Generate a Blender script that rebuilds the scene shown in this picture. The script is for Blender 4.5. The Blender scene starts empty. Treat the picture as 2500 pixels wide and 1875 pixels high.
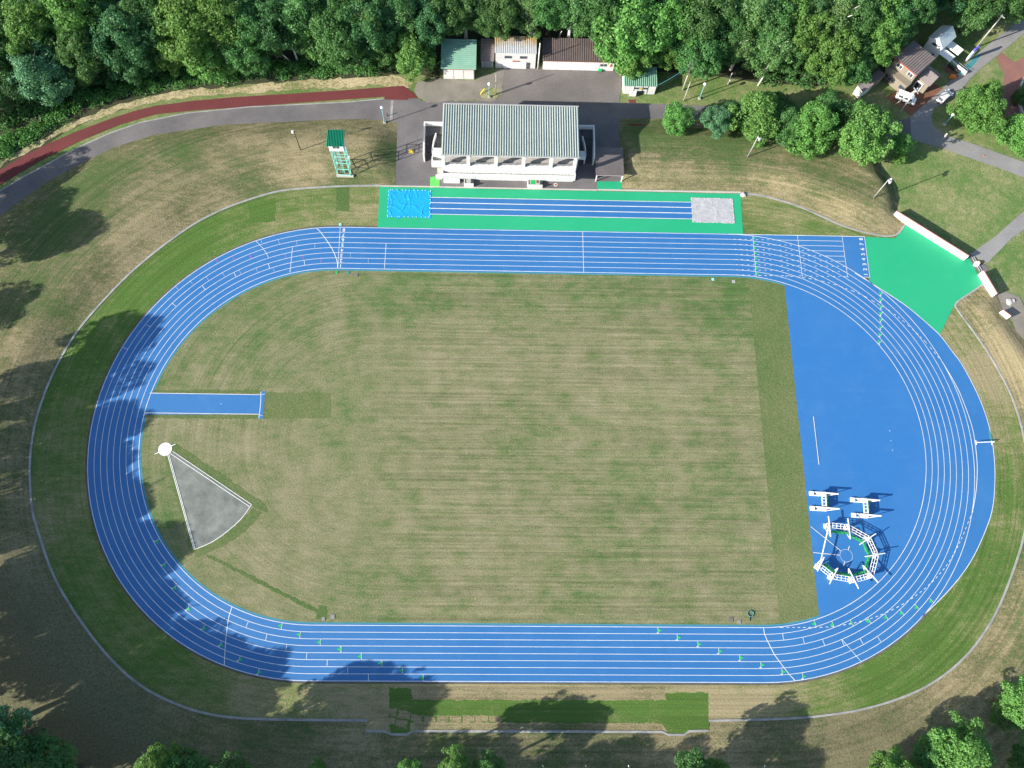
import bpy, bmesh, math, random
import numpy as np
from mathutils import Vector, Matrix
from mathutils.geometry import delaunay_2d_cdt
random.seed(7); RNG = np.random.default_rng(7)
S = bpy.context.scene; COL = S.collection
R_ = math.radians
# ------------------------------------------------------------------ camera, sky, sun, exposure
CAM = (-9.66563, -41.94785, 163.5893); PITCH, YAW, ROLL, FPX = 0.3148656, -0.0857569, 0.0948457, 2053.517
ROT = Matrix.Rotation(YAW, 3, 'Z') @ Matrix.Rotation(PITCH, 3, 'X') @ Matrix.Rotation(ROLL, 3, 'Z')
cd = bpy.data.cameras.new('camera'); cam = bpy.data.objects.new('camera', cd); COL.objects.link(cam)
cam.matrix_world = Matrix.Translation(CAM) @ ROT.to_4x4()
cd.sensor_width = 36; cd.lens = 36 * FPX / 2500; cd.clip_end = 5000; cd.clip_start = 1
S.camera = cam
SUN_AZ, SUN_EL = 23.5, 25.0            # shadows run 23.5 degrees from +x towards +y
W = bpy.data.worlds.new('World'); S.world = W; W.use_nodes = True
sky = W.node_tree.nodes.new('ShaderNodeTexSky'); sky.sky_type = 'NISHITA'; sky.sun_disc = False
sky.sun_elevation = R_(SUN_EL); sky.sun_rotation = R_(246.5); sky.altitude = 100
W.node_tree.links.new(sky.outputs[0], W.node_tree.nodes['Background'].inputs[0])
W.node_tree.nodes['Background'].inputs[1].default_value = 0.115
sl = bpy.data.lights.new('sun', 'SUN'); sl.energy = 5.0; sl.angle = R_(0.5); sl.color = (1.0, 0.93, 0.82)
so = bpy.data.objects.new('sun', sl); COL.objects.link(so); so.location = (-100, -60, 120)
so.rotation_euler = Vector((math.cos(R_(SUN_AZ)) * math.cos(R_(SUN_EL)), math.sin(R_(SUN_AZ)) * math.cos(R_(SUN_EL)), -math.sin(R_(SUN_EL)))).to_track_quat('-Z', 'Y').to_euler()
S.view_settings.view_transform = 'Standard'; S.view_settings.look = 'None'
S.view_settings.exposure = 1.1; S.view_settings.gamma = 1.0
S.cycles.max_bounces = 5; S.cycles.transparent_max_bounces = 4

# ------------------------------------------------------------------ helpers
def G(x, y, z=0.0):                     # survey: the point of the level z that stands at photo position x, y
    d = ROT @ Vector(((x - 1250) / FPX, -(y - 937.5) / FPX, -1.0))
    t = (z - CAM[2]) / d.z
    return (CAM[0] + t * d.x, CAM[1] + t * d.y)
def GL(s, z=0.0):                       # "x y;x y" -> list of ground points
    return [G(float(a.split()[0]), float(a.split()[1]), z) for a in s.split(';')]
def tag(o, label=None, cat=None, group=None, kind=None):
    if label: o['label'] = label
    if cat: o['category'] = cat
    if group: o['group'] = group
    if kind: o['kind'] = kind
    return o
def thing(name, label, cat, loc=(0, 0, 0), rz=0.0, group=None):
    o = bpy.data.objects.new(name, None); COL.objects.link(o); o.empty_display_size = .3
    o.location = loc; o.rotation_euler = (0, 0, rz)
    return tag(o, label, cat, group)
def copy_tree(o, parent=None):
    c = o.copy(); COL.objects.link(c); c.parent = parent
    for ch in [q for q in bpy.data.objects if q.parent == o]: copy_tree(ch, c)
    return c
def link(name, me, parent=None):
    o = bpy.data.objects.new(name, me); COL.objects.link(o); o.parent = parent
    return o
class MB:
    def __init__(s): s.v = []; s.f = []; s.m = []; s.smooth = []
    def add(s, vs, fs, m=0, sm=False):
        b = len(s.v); s.v += [tuple(p) for p in vs]
        for f in fs: s.f.append([b + i for i in f]); s.m.append(m); s.smooth.append(sm)
        return s
    def box(s, x0, y0, z0, x1, y1, z1, m=0):
        v = [(x0, y0, z0), (x1, y0, z0), (x1, y1, z0), (x0, y1, z0), (x0, y0, z1), (x1, y0, z1), (x1, y1, z1), (x0, y1, z1)]
        return s.add(v, [(3, 2, 1, 0), (4, 5, 6, 7), (0, 1, 5, 4), (1, 2, 6, 5), (2, 3, 7, 6), (3, 0, 4, 7)], m)
    def beam(s, a, b, w, h=None, m=0, up=(0, 0, 1)):
        h = h or w; a = Vector(a); b = Vector(b); d = (b - a).normalized(); u = Vector(up)
        if abs(d.dot(u)) > .98: u = Vector((0, 1, 0))
        r = d.cross(u).normalized() * w / 2; u = r.cross(d).normalized() * h / 2
        v = [a - r - u, a + r - u, a + r + u, a - r + u, b - r - u, b + r - u, b + r + u, b - r + u]
        return s.add(v, [(3, 2, 1, 0), (4, 5, 6, 7), (0, 1, 5, 4), (1, 2, 6, 5), (2, 3, 7, 6), (3, 0, 4, 7)], m)
    def tube(s, pts, rad, n=8, m=0, cap=True):
        rad = rad if isinstance(rad, (list, tuple)) else [rad] * len(pts); P = [Vector(p) for p in pts]; b = []
        for i, p in enumerate(P):
            d = (P[min(i + 1, len(P) - 1)] - P[max(i - 1, 0)]).normalized()
            u = Vector((1, 0, 0)) if abs(d.z) > .7 else Vector((0, 0, 1))
            r = d.cross(u).normalized(); u = r.cross(d)
            b += [p + (r * math.cos(2 * math.pi * k / n) + u * math.sin(2 * math.pi * k / n)) * rad[i] for k in range(n)]
        f = [(i * n + k, i * n + (k + 1) % n, (i + 1) * n + (k + 1) % n, (i + 1) * n + k) for i in range(len(P) - 1) for k in range(n)]
        if cap: f += [tuple(reversed(range(n))), tuple((len(P) - 1) * n + k for k in range(n))]
        return s.add(b, f, m, True)
    def prism(s, poly, z0, z1, m=0):
        n = len(poly); v = [(p[0], p[1], z0) for p in poly] + [(p[0], p[1], z1) for p in poly]
        f = [tuple(reversed(range(n))), tuple(range(n, 2 * n))] + [(i, (i + 1) % n, n + (i + 1) % n, n + i) for i in range(n)]
        return s.add(v, f, m)
    def flat(s, poly, z, m=0): return s.add([(p[0], p[1], z) for p in poly], [tuple(range(len(poly)))], m)
    def ball(s, c, r, n=10, m=0, sz=1.0):
        v = []; f = []; k = n // 2
        for i in range(k + 1):
            t = math.pi * i / k
            for j in range(n): v.append((c[0] + r * math.sin(t) * math.cos(2 * math.pi * j / n), c[1] + r * math.sin(t) * math.sin(2 * math.pi * j / n), c[2] + sz * r * math.cos(t)))
        for i in range(k):
            for j in range(n): f.append((i * n + j, (i + 1) * n + j, (i + 1) * n + (j + 1) % n, i * n + (j + 1) % n))
        return s.add(v, f, m, True)
    def build(s, name, mats, parent=None, fix=True):
        me = bpy.data.meshes.new(name); me.from_pydata(s.v, [], s.f)
        mats = mats if isinstance(mats, (list, tuple)) else [mats]
        for m in mats: me.materials.append(m)
        me.polygons.foreach_set('material_index', s.m); me.polygons.foreach_set('use_smooth', s.smooth)
        if fix:
            bm = bmesh.new(); bm.from_mesh(me); bmesh.ops.recalc_face_normals(bm, faces=bm.faces); bm.to_mesh(me); bm.free()
        return link(name, me, parent)

# ------------------------------------------------------------------ materials
def nodes(name):
    m = bpy.data.materials.new(name); m.use_nodes = True; t = m.node_tree
    return m, t, t.nodes['Principled BSDF'], (lambda ty: t.nodes.new('ShaderNode' + ty)), t.links.new
def mixrgb(t, a, b, fac, mode='MIX'):
    n = t.nodes.new('ShaderNodeMix'); n.data_type = 'RGBA'; n.blend_type = mode
    for i, q in ((6, a), (7, b)):
        if hasattr(q, 'links'): t.links.new(q, n.inputs[i])
        else: n.inputs[i].default_value = (*q, 1)
    if hasattr(fac, 'links'): t.links.new(fac, n.inputs[0])
    else: n.inputs[0].default_value = fac
    return n.outputs[2]
def math_(t, op, a, b=0.0, clamp=False):
    n = t.nodes.new('ShaderNodeMath'); n.operation = op; n.use_clamp = clamp
    for i, q in enumerate((a, b)):
        if hasattr(q, 'links'): t.links.new(q, n.inputs[i])
        else: n.inputs[i].default_value = q
    return n.outputs[0]
def noise(t, vec, scale, detail=4, rough=.6, stretch=None):
    n = t.nodes.new('ShaderNodeTexNoise'); n.inputs['Scale'].default_value = scale; n.inputs['Detail'].default_value = detail
    n.inputs['Roughness'].default_value = rough
    if stretch:
        mp = t.nodes.new('ShaderNodeMapping'); mp.inputs['Scale'].default_value = stretch; t.links.new(vec, mp.inputs[0]); vec = mp.outputs[0]
    t.links.new(vec, n.inputs['Vector']); return n.outputs[0]
def remap(t, v, a, b, c=0.0, d=1.0):
    n = t.nodes.new('ShaderNodeMapRange'); t.links.new(v, n.inputs[0])
    for i, q in enumerate((a, b, c, d)): n.inputs[i + 1].default_value = q
    return n.outputs[0]
def mat(name, c1, c2=None, scale=.6, rough=.8, fine=None, metal=0.0, spec=.3, bump=0.0):
    m, t, p, N, L = nodes(name)
    pos = N('NewGeometry').outputs['Position']
    c2 = c2 or tuple(x * .82 for x in c1)
    f = remap(t, noise(t, pos, scale), .32, .68); c = mixrgb(t, c1, c2, f)
    fs = noise(t, pos, fine or scale * 9, 3); k = remap(t, fs, .25, .75, .86, 1.12)
    c = mixrgb(t, c, k, 1.0, 'MULTIPLY')
    L(c, p.inputs['Base Color']); p.inputs['Roughness'].default_value = rough; p.inputs['Metallic'].default_value = metal
    p.inputs['Specular IOR Level'].default_value = spec
    if bump:
        b = N('Bump'); b.inputs['Strength'].default_value = bump; b.inputs['Distance'].default_value = .1; L(fs, b.inputs['Height']); L(b.outputs[0], p.inputs['Normal'])
    return m
GREEN, OLIVE, TAN, SHADY_FLOOR = (.068, .150, .024), (.155, .180, .062), (.330, .275, .150), (.085, .066, .048)
def grassmat(name, green=GREEN, olive=OLIVE, tan=TAN, bias=0.0, amp=.55, stripes=0.0, big=.10, mid=.55, fine=3.0, spark=.5, shady_floor=SHADY_FLOOR):
    m, t, p, N, L = nodes(name)
    pos = N('NewGeometry').outputs['Position']
    at = N('Attribute'); at.attribute_name = 'dry'; dr = N('Attribute'); dr.attribute_name = 'shady_floor'
    n1 = remap(t, noise(t, pos, big, 3), .3, .7, -.5, .5); n2 = remap(t, noise(t, pos, mid, 6, .74, (.55, 1.5, 1) if stripes else None), .32, .68, -.5, .5)
    n3 = noise(t, pos, fine, 3, .75)
    f = math_(t, 'ADD', at.outputs['Fac'], bias)
    f = math_(t, 'ADD', f, math_(t, 'MULTIPLY', n1, amp)); f = math_(t, 'ADD', f, math_(t, 'MULTIPLY', n2, amp))
    f = math_(t, 'ADD', f, math_(t, 'MULTIPLY', remap(t, n3, .3, .7, -.5, .5), spark))
    if stripes:
        uv = N('UVMap'); uv.uv_map = 'mow'
        s1 = remap(t, noise(t, uv.outputs[0], 1.0, 3, .6, (.035, 1.3, 1)), .34, .66, -.5, .5)
        s2 = remap(t, noise(t, uv.outputs[0], 1.0, 4, .7, (.12, .45, 1)), .34, .66, -.5, .5)
        sa = N('Attribute'); sa.attribute_name = 'mowing'; f = math_(t, 'ADD', f, math_(t, 'MULTIPLY', math_(t, 'MULTIPLY', math_(t, 'ADD', s1, s2), stripes), sa.outputs['Fac']))
    r = N('ValToRGB'); e = r.color_ramp.elements
    e[0].position = .12; e[0].color = (*green, 1); e[1].position = .88; e[1].color = (*tan, 1)
    q = e.new(.48); q.color = (*olive, 1)
    L(f, r.inputs[0]); c = r.outputs[0]
    k = remap(t, noise(t, pos, fine * 1.6, 5, .85), .25, .75, .50, 1.50)
    c = mixrgb(t, c, k, 1.0, 'MULTIPLY')
    if stripes:
        w = remap(t, noise(t, uv.outputs[0], 1.0, 3, .6, (.02, 2.2, 1)), .34, .60, .78, 1.08); c = mixrgb(t, c, w, sa.outputs['Fac'], 'MULTIPLY')
    d2 = math_(t, 'MULTIPLY', dr.outputs['Fac'], remap(t, n2, -.5, .5, .55, 1.3), True)
    c = mixrgb(t, c, mixrgb(t, shady_floor, tuple(x * 1.9 for x in shady_floor), remap(t, n3, .35, .65)), d2)
    L(c, p.inputs['Base Color']); p.inputs['Roughness'].default_value = .95; p.inputs['Specular IOR Level'].default_value = .1
    b = N('Bump'); b.inputs['Strength'].default_value = .55; b.inputs['Distance'].default_value = .25
    L(noise(t, pos, fine * .9, 5, .8), b.inputs['Height']); L(b.outputs[0], p.inputs['Normal'])
    return m
def leafmat(name, c1, c2, trans=.28):
    m, t, p, N, L = nodes(name)
    tc = N('TexCoord').outputs['Object']; oi = N('ObjectInfo').outputs['Random']
    f = remap(t, noise(t, tc, 3.2, 3, .7), .3, .7); c = mixrgb(t, c1, c2, f)
    k = remap(t, noise(t, tc, 17.0, 2, .6), .25, .75, .55, 1.5); c = mixrgb(t, c, k, 1.0, 'MULTIPLY')
    h = N('HueSaturation'); L(c, h.inputs['Color'])
    L(math_(t, 'ADD', math_(t, 'MULTIPLY', oi, .030), .490), h.inputs['Hue']); L(math_(t, 'ADD', math_(t, 'MULTIPLY', oi, .30), .88), h.inputs['Value']); h.inputs['Saturation'].default_value = .93
    L(h.outputs[0], p.inputs['Base Color']); p.inputs['Roughness'].default_value = .55; p.inputs['Specular IOR Level'].default_value = .25
    tr = N('BsdfTranslucent'); L(mixrgb(t, h.outputs[0], (.45, .9, .12), .25), tr.inputs[0])
    mx = N('MixShader'); mx.inputs[0].default_value = trans; L(p.outputs[0], mx.inputs[1]); L(tr.outputs[0], mx.inputs[2])
    L(mx.outputs[0], t.nodes['Material Output'].inputs[0])
    return m
M = {}
M['track'] = mat('track_blue', (.052, .185, .400), (.044, .165, .375), .05, .62, 2.5, spec=.35)
M['dzone'] = mat('zone_blue', (.040, .185, .430), (.050, .180, .415), .05, .6, 2.5, spec=.35)
M['teal'] = mat('teal_edge', (.035, .19, .24), (.05, .22, .24), .4)
M['turf'] = mat('green_rubber', (.022, .390, .205), (.027, .410, .220), .10, .75, 2.0)
def trackmat(name, c1, c2, worn, lanes=True):
    m, t, p, N, L = nodes(name); pos = N('NewGeometry').outputs['Position']
    c = mixrgb(t, c1, c2, remap(t, noise(t, pos, .035, 3), .35, .65))
    w = remap(t, noise(t, pos, .22, 6, .72), .50, .80, 0, .38); c = mixrgb(t, c, worn, w)
    s1 = remap(t, noise(t, pos, 1.0, 5, .7, (.10, .9, 1)), .56, .78, 0, .28); c = mixrgb(t, c, worn, s1)
    sc = remap(t, noise(t, pos, 3.5, 2, .6), .66, .74, 0, .35); c = mixrgb(t, c, tuple(x * .6 for x in c1), sc)
    c = mixrgb(t, c, remap(t, noise(t, pos, 9.0, 3, .8), .25, .75, .86, 1.14), 1.0, 'MULTIPLY')
    L(c, p.inputs['Base Color']); p.inputs['Roughness'].default_value = .6; p.inputs['Specular IOR Level'].default_value = .35
    return m
M['track'] = trackmat('track_blue', (.022, .126, .330), (.031, .142, .348), (.070, .188, .380))
M['dzone'] = trackmat('zone_blue', (.023, .136, .362), (.032, .145, .365), (.066, .185, .385))
M['turf'] = trackmat('green_rubber', (.014, .315, .150), (.020, .330, .160), (.045, .355, .195))
M['turf2'] = mat('light_green_mat', (.11, .52, .10), (.10, .47, .09), .8)
M['white'] = mat('white_paint', (.80, .80, .78), (.74, .74, .73), .5, .6)
M['linepaint'] = mat('line_paint', (.66, .67, .67), (.50, .53, .56), .4, .6)
M['pink'] = mat('pink_paint', (.70, .10, .45), None, .5)
M['greenp'] = mat('green_paint', (.02, .42, .12), None, .5)
M['asphalt'] = mat('asphalt', (.160, .150, .150), (.105, .100, .104), .14, .9, 3.0, bump=.2)
M['asphalt_old'] = mat('asphalt_old', (.245, .242, .238), (.185, .182, .180), .15, .9, 3.0, bump=.2)
M['yard'] = mat('yard_asphalt', (.165, .150, .142), (.120, .110, .106), .10, .9, 2.2, bump=.2)
M['gravel'] = mat('gravel', (.235, .215, .180), (.160, .148, .125), .25, .95, 5.0, bump=.6)
M['red'] = mat('red_rubber', (.140, .034, .034), (.112, .028, .029), .15, .85, 3.0)
M['brick'] = mat('brick_paving', (.250, .120, .095), (.200, .100, .085), .3, .85, 4.0)
M['brown_pave'] = mat('brown_paving', (.215, .098, .050), (.150, .072, .045), .3, .8, 4.0)
M['kerb'] = mat('kerb_concrete', (.33, .33, .32), (.20, .205, .195), .5, .9, 4.0)
M['concrete'] = mat('concrete', (.48, .46, .42), (.38, .365, .335), .3, .85, 3.0)
M['wall'] = mat('painted_wall', (.66, .66, .645), (.56, .56, .55), .35, .7, 2.5)
def stained(name, c, stain, z0, z1):
    m, t, p, N, L = nodes(name); pos = N('NewGeometry').outputs['Position']; sx = N('SeparateXYZ'); L(pos, sx.inputs[0])
    n = remap(t, noise(t, pos, 1.0, 5, .75, (2.2, 2.2, .25)), .42, .72); g = remap(t, sx.outputs[2], z0, z1, 1.0, .18)
    k = math_(t, 'MULTIPLY', n, g, True); L(mixrgb(t, c, stain, k), p.inputs['Base Color']); p.inputs['Roughness'].default_value = .85
    return m
M['stained'] = stained('stained_wall', (.64, .64, .625), (.17, .17, .165), 3.3, 5.2)
M['stained_low'] = stained('stained_parapet', (.64, .64, .62), (.26, .25, .23), 2.5, 4.6)
M['deck'] = mat('deck_concrete', (.40, .39, .37), (.30, .29, .28), .35, .9, 2.5)
M['dark'] = mat('dark_void', (.025, .025, .027), None, 1)
M['glass'] = mat('window_glass', (.04, .05, .06), (.08, .10, .12), .8, .15, spec=.6)
M['rust'] = mat('rust_trim', (.36, .10, .05), (.25, .07, .04), 1.0)
M['green_roof'] = mat('green_metal_roof', (.170, .330, .250), (.21, .37, .29), .4, .45, 3)
M['tower_roof'] = mat('tower_roof_green', (.010, .210, .115), (.014, .24, .13), .6, .45)
M['mint'] = mat('mint_paint', (.26, .66, .58), (.22, .58, .52), .8, .5)
M['teal_post'] = mat('teal_post', (.16, .42, .44), None, .8, .5)
M['steel'] = mat('galvanised', (.36, .36, .36), (.28, .28, .29), 1.0, .5)
M['dark_steel'] = mat('dark_steel', (.03, .03, .032), None, 1.0, .6)
M['stand_roof'] = mat('stand_roof_metal', (.345, .390, .355), (.300, .345, .315), .25, .5, 2.0)
M['brown_roof'] = mat('brown_metal_roof', (.150, .120, .115), (.115, .094, .092), .3, .55, 2)
M['grey_brown_roof'] = mat('grey_brown_roof', (.19, .165, .160), (.155, .135, .133), .3, .55, 2)
M['pale_roof'] = mat('pale_metal_roof', (.55, .62, .64), (.50, .57, .59), .3, .5)
M['beige'] = mat('beige_cladding', (.235, .205, .160), (.195, .170, .135), .4)
M['tarp'] = mat('blue_tarp', (.010, .330, .820), (.012, .290, .76), .5, .35, spec=.5)
M['sandcover'] = mat('grey_sand_cover', (.42, .42, .44), (.30, .31, .33), .8, .8, 6)
M['shotgrit'] = mat('shot_put_grit', (.215, .230, .205), (.115, .128, .118), .35, .95, 5)
M['net'] = mat('green_net', (.012, .22, .08), (.008, .15, .05), 2, .7)
M['wood'] = mat('bark', (.10, .075, .055), (.06, .045, .035), 2)
M['birch'] = mat('white_bark', (.62, .60, .56), (.40, .38, .35), 1.6)
M['rock'] = mat('pale_rock', (.55, .53, .50), (.40, .38, .36), 1.2)
M['carwhite'] = mat('white_car_paint', (.80, .80, .80), (.77, .77, .77), .5, .25, spec=.6)
M['carsilver'] = mat('silver_car_paint', (.62, .63, .64), (.58, .59, .6), .5, .25, spec=.6)
M['tyre'] = mat('tyre_rubber', (.02, .02, .02), None, 1)
M['orange'] = mat('orange_plastic', (.75, .22, .04), None, 1)
M['yellow'] = mat('yellow_plastic', (.75, .52, .06), None, 1)
M['lamp'] = mat('lamp_globe', (.85, .85, .84), (.82, .82, .82), 1, .3)
M['purple'] = mat('blue_violet_paint', (.12, .11, .52), None, 1)
M['redp'] = mat('red_paint', (.55, .05, .05), None, 1)
M['redcap'] = mat('dull_red_coping', (.42, .12, .10), None, 1)
M['skin'] = mat('skin', (.45, .27, .19), None, 1)
M['hair'] = mat('dark_hair', (.02, .015, .012), None, 1)
M['cloth'] = mat('white_cloth', (.75, .75, .76), None, 2)
M['jeans'] = mat('pale_trousers', (.50, .55, .60), None, 2)
M['straw'] = grassmat('dry_straw', (.10, .16, .04), (.27, .235, .13), (.46, .39, .245), bias=.10, amp=.6, spark=.8, mid=.9, fine=2.4)
M['soil'] = mat('dark_soil', (.13, .12, .075), (.075, .07, .045), .5, .95, 4)
M['infield'] = grassmat('infield_grass', (.072, .132, .040), (.168, .176, .088), (.252, .230, .142), amp=.36, stripes=.17, bias=-.03, big=.20, mid=.55, spark=.46)
M['mown'] = grassmat('mown_strip_grass', (.066, .120, .036), (.120, .148, .060), (.190, .186, .095), amp=.25, spark=.3, fine=2.2)
M['outer'] = grassmat('outer_grass', (.072, .138, .030), (.148, .176, .066), (.280, .240, .140), amp=.45, stripes=.22, spark=.5)
M['bank'] = grassmat('bank_grass', (.072, .112, .038), (.150, .142, .074), (.268, .226, .132), amp=.50, spark=.62, mid=.75, stripes=.26, shady_floor=(.090, .088, .052))
M['lawn'] = grassmat('lawn_grass', (.092, .165, .045), (.182, .205, .088), (.310, .280, .160), bias=-.10, amp=.5, spark=.45)
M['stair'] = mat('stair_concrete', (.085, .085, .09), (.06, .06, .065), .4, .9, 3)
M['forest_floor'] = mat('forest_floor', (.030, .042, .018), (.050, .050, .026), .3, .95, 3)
LEAF = {'oak': leafmat('leaf_oak', (0.045, 0.126, 0.031), (0.071, 0.175, 0.040)), 'lime': leafmat('leaf_lime', (0.071, 0.186, 0.028), (0.111, 0.242, 0.040)),
        'bright': leafmat('leaf_bright', (0.082, 0.208, 0.036), (0.125, 0.270, 0.050), .30), 'dark': leafmat('leaf_dark', (0.029, 0.110, 0.033), (0.045, 0.144, 0.040)),
        'blue': leafmat('leaf_blue', (0.061, 0.192, 0.086), (0.102, 0.254, 0.120)), 'birch': leafmat('leaf_birch', (0.080, 0.186, 0.048), (0.118, 0.236, 0.066)),
        'under': leafmat('leaf_under', (0.046, 0.158, 0.026), (0.087, 0.225, 0.042))}

# ------------------------------------------------------------------ ground sheets
def inside(p, poly):
    x, y = p; c = False; j = len(poly) - 1
    for i in range(len(poly)):
        xi, yi = poly[i]; xj, yj = poly[j]
        if (yi > y) != (yj > y) and x < (xj - xi) * (y - yi) / (yj - yi) + xi: c = not c
        j = i
    return c
def resample(poly, step, closed=True):
    out = []; n = len(poly)
    for i in range(n if closed else n - 1):
        a = Vector(poly[i]); b = Vector(poly[(i + 1) % n]); k = max(1, int((b - a).length / step))
        out += [tuple(a.lerp(b, q / k)) for q in range(k)]
    if not closed: out.append(tuple(poly[-1]))
    return out
def edge_dist(P, poly):                 # distance of points P (n,2) to each edge -> (n, edges)
    A = np.array(poly); B = np.roll(A, -1, 0); D = B - A; L2 = (D * D).sum(1) + 1e-9
    t = np.clip(((P[:, None] - A) * D).sum(2) / L2, 0, 1)
    return np.hypot(*np.moveaxis(P[:, None] - (A + t[..., None] * D), 2, 0))
BANKS = []                              # (poly, H, slope widths per edge)
def bank_h(x, y):
    for poly, H, sw, noise_ in BANKS:
        if inside((x, y), poly):
            d = edge_dist(np.array([[x, y]]), poly)[0] / sw; m = min(1.0, float(d.min()))
            return H * m * m * (3 - 2 * m)
    return 0.0
def GB(x, y):                           # photo position -> point on the bank surface
    z = 0.0
    for _ in range(4): p = G(x, y, z); z = bank_h(*p)
    return (p[0], p[1], z)
def blob(P, blobs, base):
    v = np.full(len(P), base)
    for (px, py, r, d) in blobs:
        c = np.array(G(px, py)); v += d * np.exp(-((P - c) ** 2).sum(1) / (2 * r * r))
    return v
def sheet(name, poly, z, m, step=None, dry=(.5, []), shady_floor=(0.0, []), hfun=None, uvfun=None, kind='structure'):
    if step is None:
        mb = MB(); mb.flat(poly, z); o = mb.build(name, m, fix=False)
        me = o.data
        if me.polygons[0].normal.z < 0: me.flip_normals()
        P = np.array(poly)
    else:
        bd = resample(poly, step); xs = [p[0] for p in poly]; ys = [p[1] for p in poly]; pts = []
        for i, x in enumerate(np.arange(min(xs), max(xs), step)):
            for j, y in enumerate(np.arange(min(ys), max(ys), step * .87)):
                q = (x + (step / 2 if j % 2 else 0), y)
                if inside(q, poly): pts.append(q)
        if pts:
            dm = edge_dist(np.array(pts), poly).min(1); pts = [p for p, d in zip(pts, dm) if d > step * .45]
        n = len(bd); allp = [Vector(p) for p in bd + pts]
        r = delaunay_2d_cdt(allp, [(i, (i + 1) % n) for i in range(n)], [], 1, 1e-5)
        P = np.array([(v.x, v.y) for v in r[0]])
        Z = hfun(P) if hfun else np.zeros(len(P))
        me = bpy.data.meshes.new(name); me.from_pydata([(p[0], p[1], z + h) for p, h in zip(P, Z)], [], [tuple(f) for f in r[2]])
        if me.polygons and me.polygons[0].normal.z < 0: me.flip_normals()
        me.materials.append(m); o = link(name, me)
        if hfun: me.polygons.foreach_set('use_smooth', [True] * len(me.polygons))
    for an, (b, bl) in (('dry', dry), ('shady_floor', shady_floor)):
        a = me.attributes.new(an, 'FLOAT', 'POINT'); a.data.foreach_set('value', blob(P, bl, b).astype(np.float32))
    if uvfun:
        if step is None: vi = P
        am = me.attributes.new('mowing', 'FLOAT', 'POINT'); rq = np.hypot(P[:, 0] + 34, P[:, 1])
        am.data.foreach_set('value', np.where(P[:, 0] > -34, np.clip(.35 + (P[:, 0] + 34) / 24, .35, 1), np.clip((rq - 9) / 14, 0, 1) * np.where(P[:, 1] > 0, .75, .5)).astype(np.float32))
        uv = me.uv_layers.new(name='mow'); li = np.empty(len(me.loops), dtype=np.int32); me.loops.foreach_get('vertex_index', li)
        uv.data.foreach_set('uv', uvfun(P)[li].astype(np.float32).ravel())
    return tag(o, kind=kind)
def pxsheet(name, s, z, m, **k):
    P = GL(s)
    if name in ('grass_patch', 'turf_terrace', 'bleached_strip', 'bleached_square', 'dry_verge', 'gravel_yard', 'forest_floor'):
        q = random.Random(int(P[0][0] * 37)); big = .45 if name in ('dry_verge', 'gravel_yard', 'forest_floor') else .16
        P = [(x + q.uniform(-big, big), y + q.uniform(-big, big)) for x, y in resample(P, 5.0 if name == 'forest_floor' else 1.2 if big > .2 else .5)]
    if m in (M.get('bank'), M.get('outer')): k.setdefault('uvfun', globals().get('oval_uv'))
    return sheet(name, P, z, m, **k)

L2, RR, LW = 42.195, 36.5, 1.22
def stad(r, n=48, cx=L2):
    a = [(cx + r * math.cos(t), r * math.sin(t)) for t in np.linspace(-math.pi / 2, math.pi / 2, n)]
    return a + [(-x, -y) for x, y in a]
KERB = "929 453;842 454;735 460;678 466;610 486;542 511;475 545;418 585;362 628;305 678;249 737;192 802;153 865;124 921;96 995;79 1062;71 1141;77 1245;91 1292;125 1397;171 1480;228 1560;275 1615;334 1670;410 1712;494 1742;589 1755;760 1758;896 1759"
KERB_S = "893 1784;940 1786;955 1793;991 1793;1010 1785;1616 1787;1631 1794;1670 1794;1683 1785;1730 1784"
KERB_R = "1730 1759.6;1819 1758;1945 1754;2025 1746;2116 1731;2211 1701;2275 1670;2336 1625;2389 1568;2438 1488;2476 1389;2500 1313;2510 1250;2514 1190;2510 1120;2500 1068;2492 1030;2469 962;2435 897;2397 836;2343 764;2330 745;2340 734;2370 715;2400 694"
KERB_T = "1808 473;1850 475;1888 484;1945 501;2002 526;2059 552.5;2116 569.6;2186 581;2210 547"
def smooth(pl, it=2):
    for _ in range(it):
        q = [pl[0]]
        for a, b in zip(pl[:-1], pl[1:]): q += [(a[0] * .75 + b[0] * .25, a[1] * .75 + b[1] * .25), (a[0] * .25 + b[0] * .75, a[1] * .25 + b[1] * .75)]
        pl = q + [pl[-1]]
    return pl
kL, kS, kR, kT = smooth(GL(KERB)), GL(KERB_S), smooth(GL(KERB_R)), smooth(GL(KERB_T))

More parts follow.
